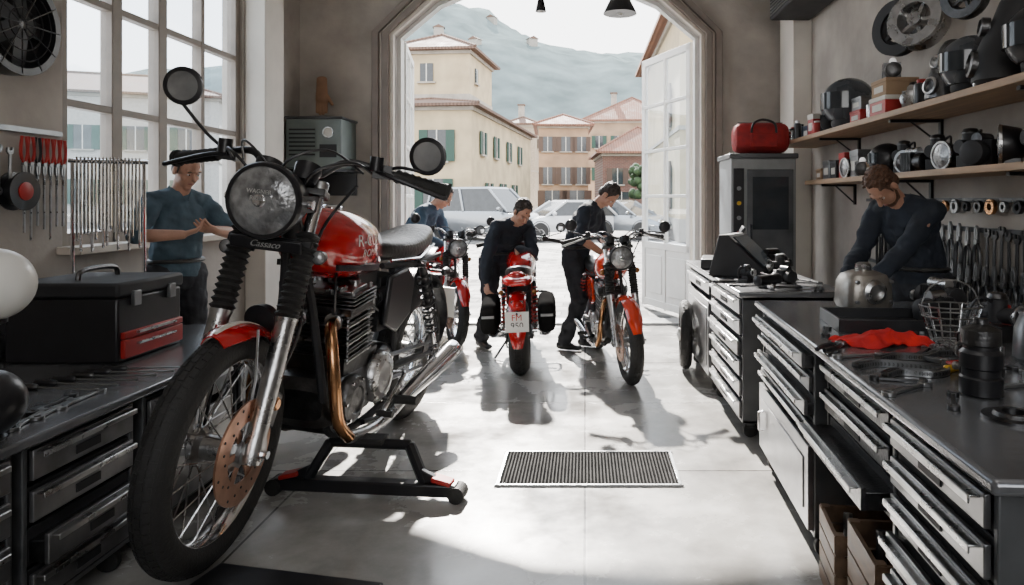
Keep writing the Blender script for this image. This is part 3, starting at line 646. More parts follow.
    b=MB(); b.tube([(0,.11,.22),(-.08,.2,.1),(-.12,.26,.02)] if not det else [(0,.11,.2),(-.2,.13,.17),(-.3,.14,.2)],.011,black,8); S(b,'kickstand')
    b=MB(); b.box((-.03,0,.72),(.16,.14,.08),blackm); b.box((-.22,0,.62),(.16,.15,.22),blackm); b.tube([(.2,.03,.75),(.08,.1,.7),(-.03,.12,.62)],.006,black,6); b.tube([(.2,-.03,.75),(.08,-.1,.7),(-.03,-.12,.62)],.006,black,6); S(b,'airbox',bevel=.012)
    if steer:
        p=up; Mx=Matrix.Translation(p)@Matrix.Rotation(steer,4,dr)@Matrix.Translation(-p)
        for o in ST: o.matrix_local=Mx
    return t
moto('classic red motorcycle with white tank lettering on a paddock stand',(-1.36,3.74,.004),radians(-98),1.41,radians(-5.2),det=True,header=gold,
     mir={-1:(.40,-.40,1.35),1:(.36,.405,1.22)},steer=radians(6))
moto('red motorcycle with black side cases and license plate seen from behind',(-.57,6.5,.002),radians(93),.98,radians(-2),kind='modern',head=black,plate=('FM','950'),stripe=creamp,cases=True,
     mir={-1:(.36,-.40,1.19),1:(.36,.40,1.19)})
moto('orange-red motorcycle with round black headlight facing into the shop',(.24,6.2,.002),radians(-80),1.0,radians(3),tank=orangep,fend=orangep,kind='modern',header=gold,stripe=None,
     mir={-1:(.36,-.36,1.26),1:(.36,.44,1.2)})
moto('red motorcycle parked at the doorway under repair',(-1.55,7.5,.002),radians(-66),.98,radians(-3),kind='modern',header=chrome)
st=T('paddock_stand','black steel paddock stand with red end caps under motorcycle','stand',(-1.07,3.42,0),(0,0,radians(-6)))
b=MB(); b.box((0,0,.055),(.92,.075,.06),black)
for s_ in(-1,1): b.tube([(s_*.30,0,.07),(s_*.2,.05,.25)],.028,black,8); b.prism([(s_*.30,.085),(s_*.42,.085),(s_*.28,.15)],-.02,.02,black,'y')
b.tube([(-.21,.05,.245),(.21,.05,.245)],.026,black,10); b.make('stand_frame',st,bevel=.008)
for s_ in(-1,1):
    MB().box((s_*.385,0,.097),(.10,.076,.022),redd,RY(s_*.25)).make('red_pad',st,bevel=.006)
    MB().cyl((s_*.46,-.045,.04),(s_*.46,.045,.04),.04,rubber,16).make('foot_wheel',st)
MB().box((0,.05,.265),(.16,.1,.03),rubber).make('cradle_pad',st,bevel=.006)
ch=T('wheel_chock','low black steel front wheel base plate','wheel chock',(-1.12,2.6,0),(0,0,radians(-12)))
MB().box((0,0,.008),(.7,.2,.016),black).make('base_plate',ch,bevel=.003)
# ------------------------------------------------------------ PEOPLE
def ik(a,t,l1,l2,pole):
    d=t-a; L=min(d.length,(l1+l2)*.998); n=d.normalized(); pr=(l1*l1-l2*l2+L*L)/(2*L); h=sqrt(max(l1*l1-pr*pr,0)); p=pole-n*pole.dot(n); p.normalize()
    return a+n*pr+p*h, a+n*L
def person(label,base,yaw,hip,lean,hpitch,hands,feet,shirt,hair,tr=trous,sleeve='long',vox=.007,hyaw=0,twist=0,beard=False,elbow=.75,short=False):
    t=T('person',label,'person',(base[0],base[1],0))
    ya=radians(yaw); F=V((cos(ya),sin(ya),0)); R=V((sin(ya),-cos(ya),0)); U=V((0,0,1))
    W=lambda f,r,u: F*f+R*r+U*u
    H=W(*hip); ln=radians(lean); S1=U*cos(ln*.6)+F*sin(ln*.6); S2=U*cos(ln*1.15)+F*sin(ln*1.15)
    Wa=H+S1*.2; Ch=Wa+S2*.17; N=Ch+S2*.15
    tw=radians(twist); Rs=(R*cos(tw)+F*sin(tw)).normalized()
    hp=radians(hpitch); hy=radians(hyaw); Fy=(F*cos(hy)+R*sin(hy))
    Fh=Fy*cos(hp)-U*sin(hp); Uh=U*cos(hp)+Fy*sin(hp); Rh=Fh.cross(Uh)
    Hc=N+(S2*.35+Uh*.65).normalized()*.18+Fh*.02
    Sh={s_:N-S2*.055+Rs*(.172*s_) for s_ in(-1,1)}
    arms={}
    for s_ in(-1,1):
        tg,dh,nh,curl=hands[s_]; tg=W(*tg); pole=(-F*.35-U*.6+Rs*(s_*elbow))
        el,wr=ik(Sh[s_],tg,.29,.26,pole); arms[s_]=(el,wr,W(*dh).normalized(),W(*nh).normalized(),curl)
    legs={}
    for s_ in(-1,1):
        ft=feet[s_]; hj=H+R*(.09*s_)-U*.03; an=W(ft[0],ft[1],ft[2] if len(ft)>2 else .085)
        kn,an=ik(hj,an,.43,.425,F+R*(.25*s_)); legs[s_]=(hj,kn,an)
    Rm=Matrix((Rh,Fh,Uh)).transposed()
    def build(mb,part,m,e=0.0):
        if part in('torso','all'):
            mb.limb([H-U*.02,H+S1*.08,Wa,Ch,N-S2*.06],[(.15+e,.105+e),(.152+e,.108+e),(.142+e,.105+e),(.165+e,.118+e),(.12+e,.085+e)],Rs,m,20)
            mb.limb([Sh[-1],N-S2*.02,Sh[1]],[.052+e,(.055+e,.062+e),.052+e],S2,m,14)
        if part in('arms','all'):
            for s_ in(-1,1):
                el,wr,*_=arms[s_]; mb.limb([Sh[s_]-S2*.005,(Sh[s_]*.6+el*.4),el],[.055+e,.05+e,.042+e],Rs,m)
                if part=='all' or sleeve=='long': mb.limb([el,el.lerp(wr,.35),wr-(wr-el)*.02],[.041+e,.042+e,(.03+e*.8)],Rs,m)
        if part in('legs','all'):
            for s_ in(-1,1):
                a,k,n_=legs[s_]; mb.limb([a+U*.02,a.lerp(k,.5),k],[.09+e,.076+e,.06+e],R,m); mb.limb([k,k.lerp(n_,.35),n_+U*.02],[.059+e,.058+e,.038+e*1.8],R,m)
    b=MB(); build(b,'all',skin)
    b.limb([N-S2*.05,N.lerp(Hc,.6)],[.062,.054],Rh,skin)
    b.ell(Hc+Uh*.03-Fh*.012,(.074,.094,.09),skin,Rm,20,14); b.ell(Hc+Fh*.02-Uh*.03,(.062,.074,.09),skin,Rm,20,14)
    b.ell(Hc+Fh*.058-Uh*.098,(.028,.024,.022),skin,Rm)
    b.limb([Hc+Fh*.088+Uh*.008,Hc+Fh*.107-Uh*.026],[.008,.0135],Rh,skin,8)
    b.limb([Hc+Fh*.072+Uh*.026-Rh*.045,Hc+Fh*.083+Uh*.03,Hc+Fh*.072+Uh*.026+Rh*.045],[.008,.011,.008],Uh,skin,8)
    for s_ in(-1,1):
        b.ell(Hc+Rh*(.076*s_)-Fh*.008-Uh*.008,(.011,.02,.033),skin,Rm)
        b.ell(Hc+Rh*(.042*s_)+Fh*.05-Uh*.03,(.024,.024,.022),skin,Rm)
        el,wr,D,Nn,curl=arms[s_]; 
        Sd=(Nn.cross(D)*s_).normalized()
        Nn=(Nn-D*Nn.dot(D)).normalized()
        b.limb([wr-D*.01,wr+D*.035,wr+D*.078],[(.026,.02),(.036,.017),(.038,.014)],Sd,skin,12)
        for k,(of,L,an) in enumerate(((.030,.072,.10),(.0105,.08,.02),(-.0105,.075,-.06),(-.030,.058,-.15))):
            p=wr+D*(.078)+Sd*of; d=(D+Sd*an).normalized(); pts=[p-d*.012,p]; c=radians(curl)
            for q in range(3):
                d=(d*cos(c)+Nn*sin(c)).normalized()
                p=p+d*(L*(.42,.32,.26)[q]); pts.append(p)
            b.limb(pts,[.0095,.0095,.0088,.0082,.0072],Sd,skin,8)
        p=wr+D*.022+Sd*.03; d=(D*.55+Sd*.7+Nn*.35).normalized(); b.limb([p-Sd*.01,p+d*.035,p+(d+D*.3).normalized()*.062],[.014,.0115,.009],D,skin,8)
    b.make('body',t,remesh=vox*.8,smooth=2)
    b=MB(); build(b,'torso',shirt,.014); build(b,'arms',shirt,.013)
    b.make('shirt',t,remesh=vox,smooth=4,fold=.04)
    if lean<60:
        b=MB(); c=N+S2*.01
        for k in(-1,1):
            b.limb([c-Fy*.055+Rs*.03*k+S2*.03,c+Rs*(.072*k)+S2*.018,c+Fy*.055+Rs*(.045*k)-S2*.01,c+Fy*.085+Rs*(.012*k)-S2*.055],[(.022,.008),(.026,.008),(.026,.008),(.014,.007)],S2,shirt,10)
        b.make('collar',t,remesh=.006,smooth=2)
    b=MB(); build(b,'legs',tr,.016); b.limb([H-U*.04,H+S1*.05],[(.158,.118),(.158,.118)],R,tr,20); b.make('trousers',t,remesh=vox,smooth=3,fold=.04)
    b=MB(); b.tube([H+S1*.075+R*(.172*cos(a))+F*(.132*sin(a)) for a in[2*pi*i/28 for i in range(28)]],.014,leather,8,closed=True); b.make('belt',t)
    for s_ in(-1,1):
        a,k,n_=legs[s_]; g=n_-U*.045; fd=F
        b=MB(); b.limb([g-fd*.05+U*.005,g+fd*.05,g+fd*.15-U*.008],[(.038,.04),(.045,.038),(.04,.026)],R,black,12); b.limb([n_+U*.05,n_-U*.02],[.045,.045],R,black,12); b.make('shoe',t,remesh=.008,smooth=2)
    if short:
        b=MB(); hc=Hc+Uh*.043-Fh*.030; b.ell(hc,(.080,.090,.0845),hair,Rm,24,16); b.ell(Hc-Fh*.05-Uh*.01,(.066,.052,.06),hair,Rm)
        for s_ in(-1,1): b.limb([Hc+Rh*(.073*s_)+Fh*.016+Uh*.035,Hc+Rh*(.072*s_)+Fh*.018-Uh*.01],[.008,.005],Uh,hair,6)
        rnd=random.Random(4)
        for i in range(120):
            th=rnd.uniform(0,2*pi); ph=rnd.uniform(.3,1.5); p=V((sin(th)*cos(ph)*.080,cos(th)*cos(ph)*.090,sin(ph)*.0845))
            b.limb([hc+Rm@(p*.97),hc+Rm@(p*1.035+V((.003,.008,.0)))],[.007,.0035],Rh,hair,6)
        b.make('hair',t,remesh=.004,smooth=1)
    else:
        b=MB(); hc=Hc+Uh*.045-Fh*.024; b.ell(hc,(.082,.091,.086),hair,Rm,20,14); b.ell(Hc-Fh*.05-Uh*.015,(.068,.055,.065),hair,Rm)
        for s_ in(-1,1): b.limb([Hc+Rh*(.074*s_)+Fh*.02+Uh*.03,Hc+Rh*(.072*s_)+Fh*.022-Uh*.015],[.008,.005],Uh,hair,6)
        rnd=random.Random(3)
        for i in range(90):
            th=rnd.uniform(0,2*pi); ph=rnd.uniform(.1,1.45); p=V((sin(th)*cos(ph)*.082,cos(th)*cos(ph)*.091,sin(ph)*.088))
            b.limb([hc+Rm@(p*.97),hc+Rm@(p*1.04+V((.004,.012,.0)))],[.010,.005],Rh,hair,6)
        b.make('hair',t,remesh=.005,smooth=1)
    if beard:
        b=MB(); b.ell(Hc+Fh*.045-Uh*.088,(.045,.047,.034),hair,Rm); b.limb([Hc+Rh*.066-Uh*.03,Hc+Rh*.055+Fh*.03-Uh*.08,Hc+Fh*.07-Uh*.104,Hc-Rh*.055+Fh*.03-Uh*.08,Hc-Rh*.066-Uh*.03],[.008,.015,.018,.015,.008],Uh,hair,8); b.make('beard',t,remesh=.006,smooth=2)
    for s_ in(-1,1):
        p=Hc+Rh*(.031*s_)+Fh*.074+Uh*.004
        e=MB().ell(p,(.012,.010,.008),eyew,Rm).make('eye',t); MB().ell(p+Fh*.0075-Uh*.001,(.0055,.004,.0055),eyed,Rm,10,6).make('pupil',e)
        MB().limb([p+Uh*.008-Rh*.013+Fh*.003,p+Uh*.009+Fh*.009,p+Uh*.008+Rh*.013+Fh*.003],[.003,.0045,.003],Uh,skin,6).make('eyelid',e)
        MB().limb([p+Uh*.019-Rh*.014+Fh*.008,p+Uh*.022+Fh*.010,p+Uh*.019+Rh*.014+Fh*.008],[.003,.004,.003],Uh,hair,6).make('eyebrow',t)
    MB().limb([Hc+Fh*.086-Uh*.060-Rh*.02,Hc+Fh*.094-Uh*.058,Hc+Fh*.086-Uh*.060+Rh*.02],[.0035,.0065,.0035],Uh,lipm,8).make('lips',t)
    return t
person('man in collared denim-blue work shirt looking at his hands',(-2.76,4.72),-30,(0,0,.97),4,28,
   {-1:((.30,-.09,1.25),(.25,.9,.25),(-.4,0,.7),22),1:((.31,.13,1.23),(.3,-.9,.3),(-.3,0,.9),25)},{-1:(0,-.12),1:(.05,.13)},denim,hairg,sleeve='short',vox=.006,hyaw=-5,elbow=1.3,short=True)
person('bearded man in dark navy shirt leaning over pump on workbench',(2.07,4.32),213,(0,0,.96),24,66,
   {-1:((.52,-.03,.99),(.55,.45,-.45),(.1,.6,-.7),28),1:((.50,.15,1.02),(.65,-.25,-.5),(.1,-.6,-.6),26)},{-1:(-.02,-.13),1:(.02,.13)},navy,hairb,vox=.006,beard=True,hyaw=10,elbow=.4)
person('man in dark blue shirt leaning over red motorcycle at doorway',(-1.92,7.62),-16,(0,0,.94),36,42,
   {-1:((.50,-.12,1.0),(.9,0,-.4),(0,.2,-1),30),1:((.50,.16,.98),(.9,0,-.4),(0,0,-1),30)},{-1:(.08,-.13),1:(-.12,.13)},navy2,haird)
person('man in navy overalls bent low over the motorcycle tank',(-.88,6.98),-54,(0,0,.86),46,46,
   {-1:((.50,.06,.98),(.6,.1,-.7),(0,.3,-.9),35),1:((.26,.26,.66),(.4,0,-.9),(.2,-.6,-.6),30)},{-1:(.05,-.17),1:(.0,.17)},navy,haird,elbow=1.2)
person('man in dark t-shirt standing with bent head beside orange motorcycle',(-.10,6.86),-20,(0,0,.92),24,62,
   {-1:((.36,-.02,1.04),(.8,0,-.6),(0,.3,-1),30),1:((.34,.16,.95),(.7,0,-.7),(0,-.3,-1),35)},{-1:(.08,-.10),1:(-.06,.12)},navy,haird,sleeve='short')
# ------------------------------------------------------------ CABINETS AND BENCHES
def cabinet(label,loc,yaw,w,d,h,drawers=(),door=None,mat=steelp,front=steell,cast=True,z0=None):
    t=T('cabinet',label,'cabinet',loc,(0,0,yaw)); z0=(.1 if cast else .02) if z0 is None else z0
    b=MB(); b.box((w/2,d/2,z0+.01),(w,d,.02),mat); b.box((w/2,d/2,h-.012),(w,d,.024),mat); b.box((.01,d/2,(z0+h)/2),(.02,d,h-z0),mat); b.box((w-.01,d/2,(z0+h)/2),(.02,d,h-z0),mat); b.box((w/2,d-.01,(z0+h)/2),(w,.02,h-z0),mat)
    b.box((w/2,d*.5,(z0+h)/2),(w-.06,d*.82,h-z0-.04),blackm); b.make('body',t,bevel=.004)
    for z,hh,out in drawers:
        b=MB(); b.box((w/2,-.008-out,z+hh/2),(w-.05,.016,hh-.03),front); b.box((w/2,.012,z+hh/2),(w-.04,.01,hh-.008),blackm)
        if out: b.box((w/2,.1-out,z+hh*.4),(w-.07,.22,hh*.55),alumd)
        dr=b.make('drawer',t,bevel=.003)
        b=MB(); b.box((w/2,-.028-out,z+hh-.026),(w*.86,.026,.006),alum); b.box((w/2,-.04-out,z+hh-.033),(w*.86,.005,.018),alum); b.make('handle',dr,bevel=.002)
        MB().box((w*.5,-.0175-out,z+hh*.38),(w*.22,.004,min(.03,hh*.3)),blackm).make('label_holder',dr)
    if door:
        z,hh=door; dr=MB().box((w/2,-.012,z+hh/2),(w-.03,.022,hh-.012),front).box((w/2,-.025,z+hh/2),(w-.16,.006,hh-.14),front).make('door',t,bevel=.004)
        b=MB(); b.tube([(w*.14,-.02,z+hh*.35),(w*.14,-.05,z+hh*.37),(w*.14,-.05,z+hh*.63),(w*.14,-.02,z+hh*.65)],.007,chrome,8); b.make('handle',dr)
    if cast:
        for x in(.06,w-.06):
            for y in(.06,d-.06): MB().lathe([(.01,-.015),(.045,-.013),(.048,0),(.045,.013),(.01,.015)],(x,y,.048),(1,0,0),rubber,18).box((x,y,.088),(.04,.05,.02),steel).make('caster',t)
    return t
rb=radians(-3)
def NB(x,y):
    v=RZ(rb)@V((x,y,0)); return (.80+v.x,1.37+v.y)
X,Y=NB(.04,.62); cabinet('steel tool cabinet with seven slim drawers under near workbench',(X,Y,0),-pi/2+rb,.56,.6,.865,[(.12+i*.105,.104,.012 if i==3 else 0) for i in range(7)])
X,Y=NB(.07,1.36); cabinet('black drawer unit mounted beneath the worktop',(X,Y,0),-pi/2+rb,.70,.5,.865,[(.52,.10,.08),(.63,.11,.0),(.745,.10,0)],mat=blackm,front=alumd,cast=False,z0=.50)
X,Y=NB(.04,2.44); cabinet('grey steel cabinet with drawers over a lower door',(X,Y,0),-pi/2+rb,1.02,.6,.865,[(.76,.09,.03),(.665,.09,.0),(.57,.09,.02),(.475,.09,.0)],door=(.12,.35))
def crate(x,y,w,d,h,lab,lid=False):
    X,Y=NB(x,y); t=T('crate',lab,'crate',(X,Y,0),(0,0,rb+random.uniform(-.08,.08))); b=MB(); n=4
    for i in range(n):
        z=h*(i+.5)/n
        for s_ in(-1,1): b.box((0,s_*d/2,z),(w,.014,h/n-.008),woodd); b.box((s_*w/2,0,z),(.014,d,h/n-.008),woodd)
    for sx in(-1,1):
        for sy in(-1,1): b.box((sx*(w/2-.012),sy*(d/2-.012),h/2),(.03,.03,h),woodd)
    b.box((0,0,.012),(w,d,.02),woodd); b.make('crate_body',t)
    for i in range(4): MB().tube([(-w*.3+i*w*.2,-d*.1,.03),(-w*.25+i*w*.2,d*.1,h*1.05-.03*i)],.016,[steel,alumd,black,steel][i],8).make('metal_rod',t)
crate(.16,.83,.26,.30,.38,'dark wooden crate full of metal rods under bench'); crate(.18,1.19,.30,.26,.28,'low worn wooden crate of metal scraps under bench')
t_=MB().lathe([(.09,0),(.1,.01),(.1,.2),(.09,.21),(.002,.212)],(0,0,0),(0,0,1),steel,24); X,Y=NB(.55,1.0); t_.make('paint_tin',loc=(X,Y,0),label='dented grey metal tin standing under the workbench',cat='tin')
for xx,yy in((1.1,.3),(1.1,2.2)):
    X,Y=NB(xx,yy); MB().box((0,0,.4325),(.08,.08,.865),steelp).make('bench_leg_post',loc=(X,Y,0),rot=(0,0,rb),label='square grey steel post supporting the workbench',cat='table leg')
t=T('workbench_top','long grey steel worktop with rounded front edge','worktop',(.80,1.37,.865),(0,0,rb))
MB().box((.71,1.24,.0175),(1.42,2.48,.035),benchm).make('top_slab',t,bevel=.012)
cabinet('grey steel cabinet with stacked drawers under far workbench',(.95,5.2,0),-pi/2,.98,.55,.865,[(.12+i*.124,.123,.012 if i==3 else 0) for i in range(6)])
cabinet('grey steel cabinet with door under far workbench',(.95,6.3,0),-pi/2,1.05,.55,.865,[(.72,.13,0)],door=(.12,.58))
t=T('workbench_top','shorter grey steel worktop covered in dark tools','worktop',(.92,4.18,.865))
MB().box((.33,1.1,.0175),(.66,2.2,.035),benchm).make('top_slab',t,bevel=.008)
cabinet('grey steel drawer cabinet under low workbench',(-1.80,1.45,0),pi/2,.75,.6,.665,[(.12+i*.135,.134,0) for i in range(4)])
cabinet('dark steel drawer cabinet with open drawer under workbench',(-1.80,2.24,0),pi/2,.55,.6,.665,[(.12,.13,0),(.255,.13,.05),(.39,.13,.0),(.525,.13,0)])
cabinet('grey steel cabinet with door under low workbench',(-1.80,2.85,0),pi/2,.7,.6,.665,[(.5,.14,0)],door=(.12,.36))
cabinet('grey steel drawer cabinet at workbench end',(-1.80,3.6,0),pi/2,.58,.6,.665,[(.12,.26,0),(.39,.25,0)])
t=T('workbench_top','low grey steel worktop along the window wall','worktop',(-3.2,1.3,.665))
MB().box((.725,1.46,.0175),(1.45,2.92,.035),benchm).make('top_slab',t,bevel=.01)
for yy in(1.5,4.1): MB().box((0,0,.3325),(.08,.08,.665),steelp).make('bench_leg_post',loc=(-3.1,yy,0),label='square grey steel post supporting the low workbench',cat='table leg')
# ------------------------------------------------------------ SHELVES RIGHT
def shelf(label,z,y0,y1,d,endpad=.3):
    t=T('wall_shelf',label,'shelf',(2.4,0,z))
    MB().box((-d/2,(y0+y1)/2,-.02),(d,y1-y0,.04),woodm).make('shelf_board',t,bevel=.005)
    n=4
    for i in range(n):
        y=y0+.3+(y1-y0-.3-endpad)*i/(n-1); b=MB(); b.box((-.01,y,-.13),(.02,.03,.18),black); b.box((-d*.45,y,-.05),(d*.8,.03,.02),black); b.tube([(-.02,y,-.2),(-d*.5,y,-.055)],.007,black,6); b.make('shelf_bracket',t)
shelf('upper long wooden shelf loaded with parts and canisters',2.03,1.6,7.3,.42,1.2)
shelf('lower wooden shelf holding dark engine parts',1.63,1.8,6.5,.36)
ZU,ZL=2.03,1.63
def canister(loc,r,h,m,lab,cap=black,handle=True,g=None):
    t=T('canister',lab,'canister',loc,group=g); MB().lathe([(r*.92,0),(r,.01),(r,h*.2),(r*.96,h*.22),(r,h*.24),(r,h*.72),(r*.93,h*.84),(r*.6,h*.92),(r*.42,h*.93)],(0,0,0),(0,0,1),m,28).make('body',t)
    MB().lathe([(r*.44,h*.92),(r*.46,h*.93),(r*.46,h),(r*.4,h*1.01)],(0,0,0),(0,0,1),cap,20).make('cap',t)
    if handle: MB().tube(cr_([(-r*.9,0,h*.8),(-r*1.2,0,h*.75),(-r*1.25,0,h*.45),(-r*.98,0,h*.4)],5),r*.09,m,8).make('handle',t)
    return t
def carton(loc,sz,m,lab,rz=0,band_=None):
    t=T('parts_box',lab,'box',loc,(0,0,rz)); x,y,z=sz
    MB().box((0,0,z*.4),(x,y,z*.8),m).make('body',t,bevel=.004); MB().box((0,0,z*.88),(x*1.03,y*1.03,z*.24),m if not band_ else band_).make('lid',t,bevel=.004)
    MB().box((-x*.505,0,z*.42),(.003,y*.6,z*.35),paper).make('label_sticker',t); return t
def pulley(loc,r,m,lab,ax=(-1,0,0),w=.08):
    t=T('pulley',lab,'pulley',loc); b=MB(); b.lathe([(r*.62,-w/2),(r,-w/2),(r,-w*.3),(r*.88,0),(r,w*.3),(r,w/2),(r*.62,w/2),(r*.62,w*.2),(r*.5,0)],(0,0,0),ax,m,32,closed=True); b.make('rim',t)
    b=MB(); b.lathe([(.01,-w*.5),(r*.25,-w*.5),(r*.25,w*.5),(.01,w*.5)],(0,0,0),ax,m,20)
    Q=V(ax).normalized().to_track_quat('Z','Y').to_matrix()
    for i in range(5): a=i*2*pi/5; b.box(Q@V((cos(a)*r*.45,sin(a)*r*.45,0)),(r*.5,r*.12,w*.4),m,Q@RZ(a))
    b.make('hub',t); return t
def helmet(loc,rz,m,lab,s=1.0):
    t=T('helmet',lab,'helmet',loc,(0,0,rz),s); b=MB()
    rings=[]
    for i in range(15):
        p=-.75+ (pi/2+.75)*i/14; r=cos(p)
        rings.append([V((.15*r*cos(a)*(1.08 if cos(a)>0 else 1),.125*r*sin(a),.14+.14*sin(p))) for a in[2*pi*k/28 for k in range(28)]])
    b.loft(rings,m); b.make('shell',t)
    rings=[]
    for i in range(6):
        z=.10+.018*i; rings.append([V((.168*cos(a),.128*sin(a),z)) for a in[-1.0+2.0*k/12 for k in range(13)]]+[V((.15*cos(a),.118*sin(a),z)) for a in[1.0-2.0*k/12 for k in range(13)]])
    MB().loft(rings,glassd).make('visor',t)
    MB().lathe([(.085,0),(.098,.02),(.1,.045),(.08,.05)],(0,0,0),(0,0,1),blackm,24).make('neck_roll',t); return t
def housing(loc,rz,m,lab,s=1.0):
    t=T('engine_housing',lab,'engine part',loc,(0,0,rz),s); b=MB()
    b.loft([sring((dx,0,z),w,d,22,e,'z') for z,w,d,e,dx in((0,.10,.08,3,0),(.02,.12,.10,3,0),(.12,.115,.10,2.6,0),(.2,.09,.095,2.4,.01),(.27,.075,.09,2.2,.03),(.34,.07,.075,2,.05),(.38,.045,.05,2,.055),(.39,.02,.02,2,.055))],m); b.make('shell',t)
    b=MB()
    for z,r in((.09,.055),(.24,.04)): b.lathe([(r,0),(r,.03),(r*.75,.035),(r*.7,.01),(.002,.01)],(-.1 if z<.2 else -.06,0,z),(-1,0,.15),alumd if m!=alumd else alum,20)
    b.make('port_flange',t)
    b=MB()
    for i in range(8): a=i*pi/4; b.cyl((.105*cos(a),.085*sin(a),0),(.105*cos(a),.085*sin(a),.035),.012,alum,8)
    b.make('bolt_flange',t); return t
def lampshell(loc,rz,lab,s=1.0,m=black):
    t=T('headlamp_shell',lab,'headlamp',loc,(0,0,rz),s)
    MB().lathe([(.01,.10),(.04,.095),(.07,.06),(.085,0),(.085,-.01)],(0,0,.088),(1,0,0),m,26).box((.03,0,.012),(.06,.08,.024),m).make('bowl',t)
    MB().lathe([(.078,-.01),(.09,-.01),(.09,-.022),(.078,-.022)],(0,0,.088),(1,0,0),alum,28,closed=True).make('rim',t)
    MB().lathe([(.08,-.014),(.05,-.026),(.002,-.03)],(0,0,.088),(1,0,0),lensm,26).make('lens',t); return t
def motor(loc,rz,lab,m=alumd,s=1.0,m2=alum):
    t=T('starter_motor',lab,'motor part',loc,(0,0,rz),s); b=MB(); b.lathe([(.03,-.1),(.052,-.09),(.055,-.05),(.05,-.045),(.05,.05),(.055,.055),(.055,.08),(.03,.1)],(0,0,.058),(1,0,0),m,22)
    for k in range(7): b.box((-.03+k*.012,0,.058),(.004,.112,.112),m)
    b.make('housing',t); MB().cyl((.09,0,.058),(.14,0,.058),.014,m2,12).cyl((.12,0,.058),(.135,0,.058),.022,m2,12).make('shaft',t)
    MB().cyl((-.05,0,.12),(.04,0,.12),.024,m2,14).make('solenoid',t); return t
def carb(loc,rz,lab,s=1.0,m=blackm):
    t=T('carburetor',lab,'engine part',loc,(0,0,rz),s); b=MB(); b.box((0,0,.03),(.09,.08,.06),m); b.cyl((-.07,0,.1),(.07,0,.1),.032,m,18); b.cyl((0,0,.07),(0,0,.17),.036,m,18); b.lathe([(.036,.16),(.04,.165),(.03,.185),(.005,.19)],(0,0,0),(0,0,1),alumd,18); b.make('body',t,bevel=.005)
    MB().lathe([(.028,.0),(.045,.02),(.048,.03),(.04,.03),(.026,.0)],(-.068,0,.1),(-1,0,0),alum,20).make('intake_bell',t)
    MB().tube(cr_([(0,.03,.15),(.02,.08,.17),(.05,.1,.1),(.04,.09,.02)],5),.006,black,6).make('hose',t); return t
def can(loc,m,lab,cap=redd,r=.032,h=.16,g=None):
    t=T('spray_can',lab,'can',loc,group=g); MB().lathe([(r*.95,0),(r,.006),(r,h*.8),(r*.95,h*.83),(r*.55,h*.88)],(0,0,0),(0,0,1),m,20).make('body',t); MB().lathe([(r*.6,h*.86),(r*.62,h),(r*.3,h*1.02)],(0,0,0),(0,0,1),cap,16).make('cap',t); return t
can((2.12,7.15,ZU),steel,'grey spray can with red cap on upper shelf'); can((2.06,6.98,ZU),alum,'silver oil can with black cap on upper shelf',black,.04,.13); can((2.12,6.85,ZU),bluep,'blue spray can on upper shelf',black); can((2.04,6.72,ZU),black,'black spray can on upper shelf',alum,.035,.18)
carton((2.18,6.6,ZU),(.2,.16,.12),bluep,'small blue parts box on upper shelf'); carton((2.14,6.38,ZU),(.18,.12,.2),redd,'red and white parts box on upper shelf',.1,paper); can((2.06,6.2,ZU),redd,'red tin with white cap on upper shelf',whiteg,.05,.12); carton((2.2,6.2,ZU),(.16,.14,.24),blackm,'tall black parts box on upper shelf')
motor((2.1,6.02,ZU),1.2,'dark motor part standing on upper shelf',blackm,1.3)
grh=M('helmet_grey',(.05,.057,.066),.28,var=.15)
helmet((2.14,5.66,ZU),pi*1.1,grh,'large slate grey full-face helmet on upper shelf',1.45)
carton((2.15,5.32,ZU),(.2,.2,.1),redd,'flat red parts box on upper shelf'); carton((2.15,5.32,ZU+.1),(.18,.18,.1),steel,'flat grey parts box stacked on red box'); can((2.1,5.12,ZU),alum,'silver tin on upper shelf',black,.04,.14); can((2.2,5.08,ZU),steel,'tall grey bottle on upper shelf',black,.035,.26)
carton((2.14,4.84,ZU),(.24,.26,.13),redd,'red parts box at the bottom of a stack',0,paper); carton((2.14,4.84,ZU+.13),(.22,.24,.12),cardb,'brown cardboard parts box stacked on red box'); motor((2.12,4.84,ZU+.25),1.3,'dark motor part resting on stacked boxes',alumd,1.0)
motor((2.12,4.52,ZU),.9,'grey starter motor on upper shelf',alum,1.1); carb((2.2,4.66,ZU),2.8,'dark carburetor on upper shelf',1.1)
can((2.1,4.36,ZU),black,'black canister with red cap on upper shelf',redd,.05,.17); can((2.24,4.34,ZU),steel,'grey bottle on upper shelf',black,.04,.2)
housing((2.13,4.13,ZU),.3,alumd,'dark cast engine housing standing on upper shelf',.95)
pulley((2.26,5.05,ZU+.66),.2,blackm,'black flywheel ring hung high on the wall',(-1,-.5,0)); pulley((2.2,4.62,ZU+.6),.18,alum,'grey flywheel hung high on the wall',(-1,-.8,.2),.14)
for z_,y_ in((ZU+.66,5.05),(ZU+.6,4.62)): MB().tube([(2.41,y_,z_),(2.2,y_,z_)],.012,steel,8).make('wall_hook',label='steel peg holding a flywheel on the wall',cat='hook')
helmet((2.13,3.84,ZU),pi*1.08,grh,'dark grey full-face helmet on upper shelf',1.15)
housing((2.13,3.55,ZU),-.3,blackm,'tall black cast housing with round port on upper shelf',1.25)
pulley((2.2,4.05,ZU+.6),.13,alumd,'dark gear hub hung above the helmets',(-1,-.6,0)); MB().tube([(2.41,4.05,ZU+.6),(2.2,4.05,ZU+.6)],.012,steel,8).make('wall_hook',label='steel peg holding a gear hub on the wall',cat='hook')
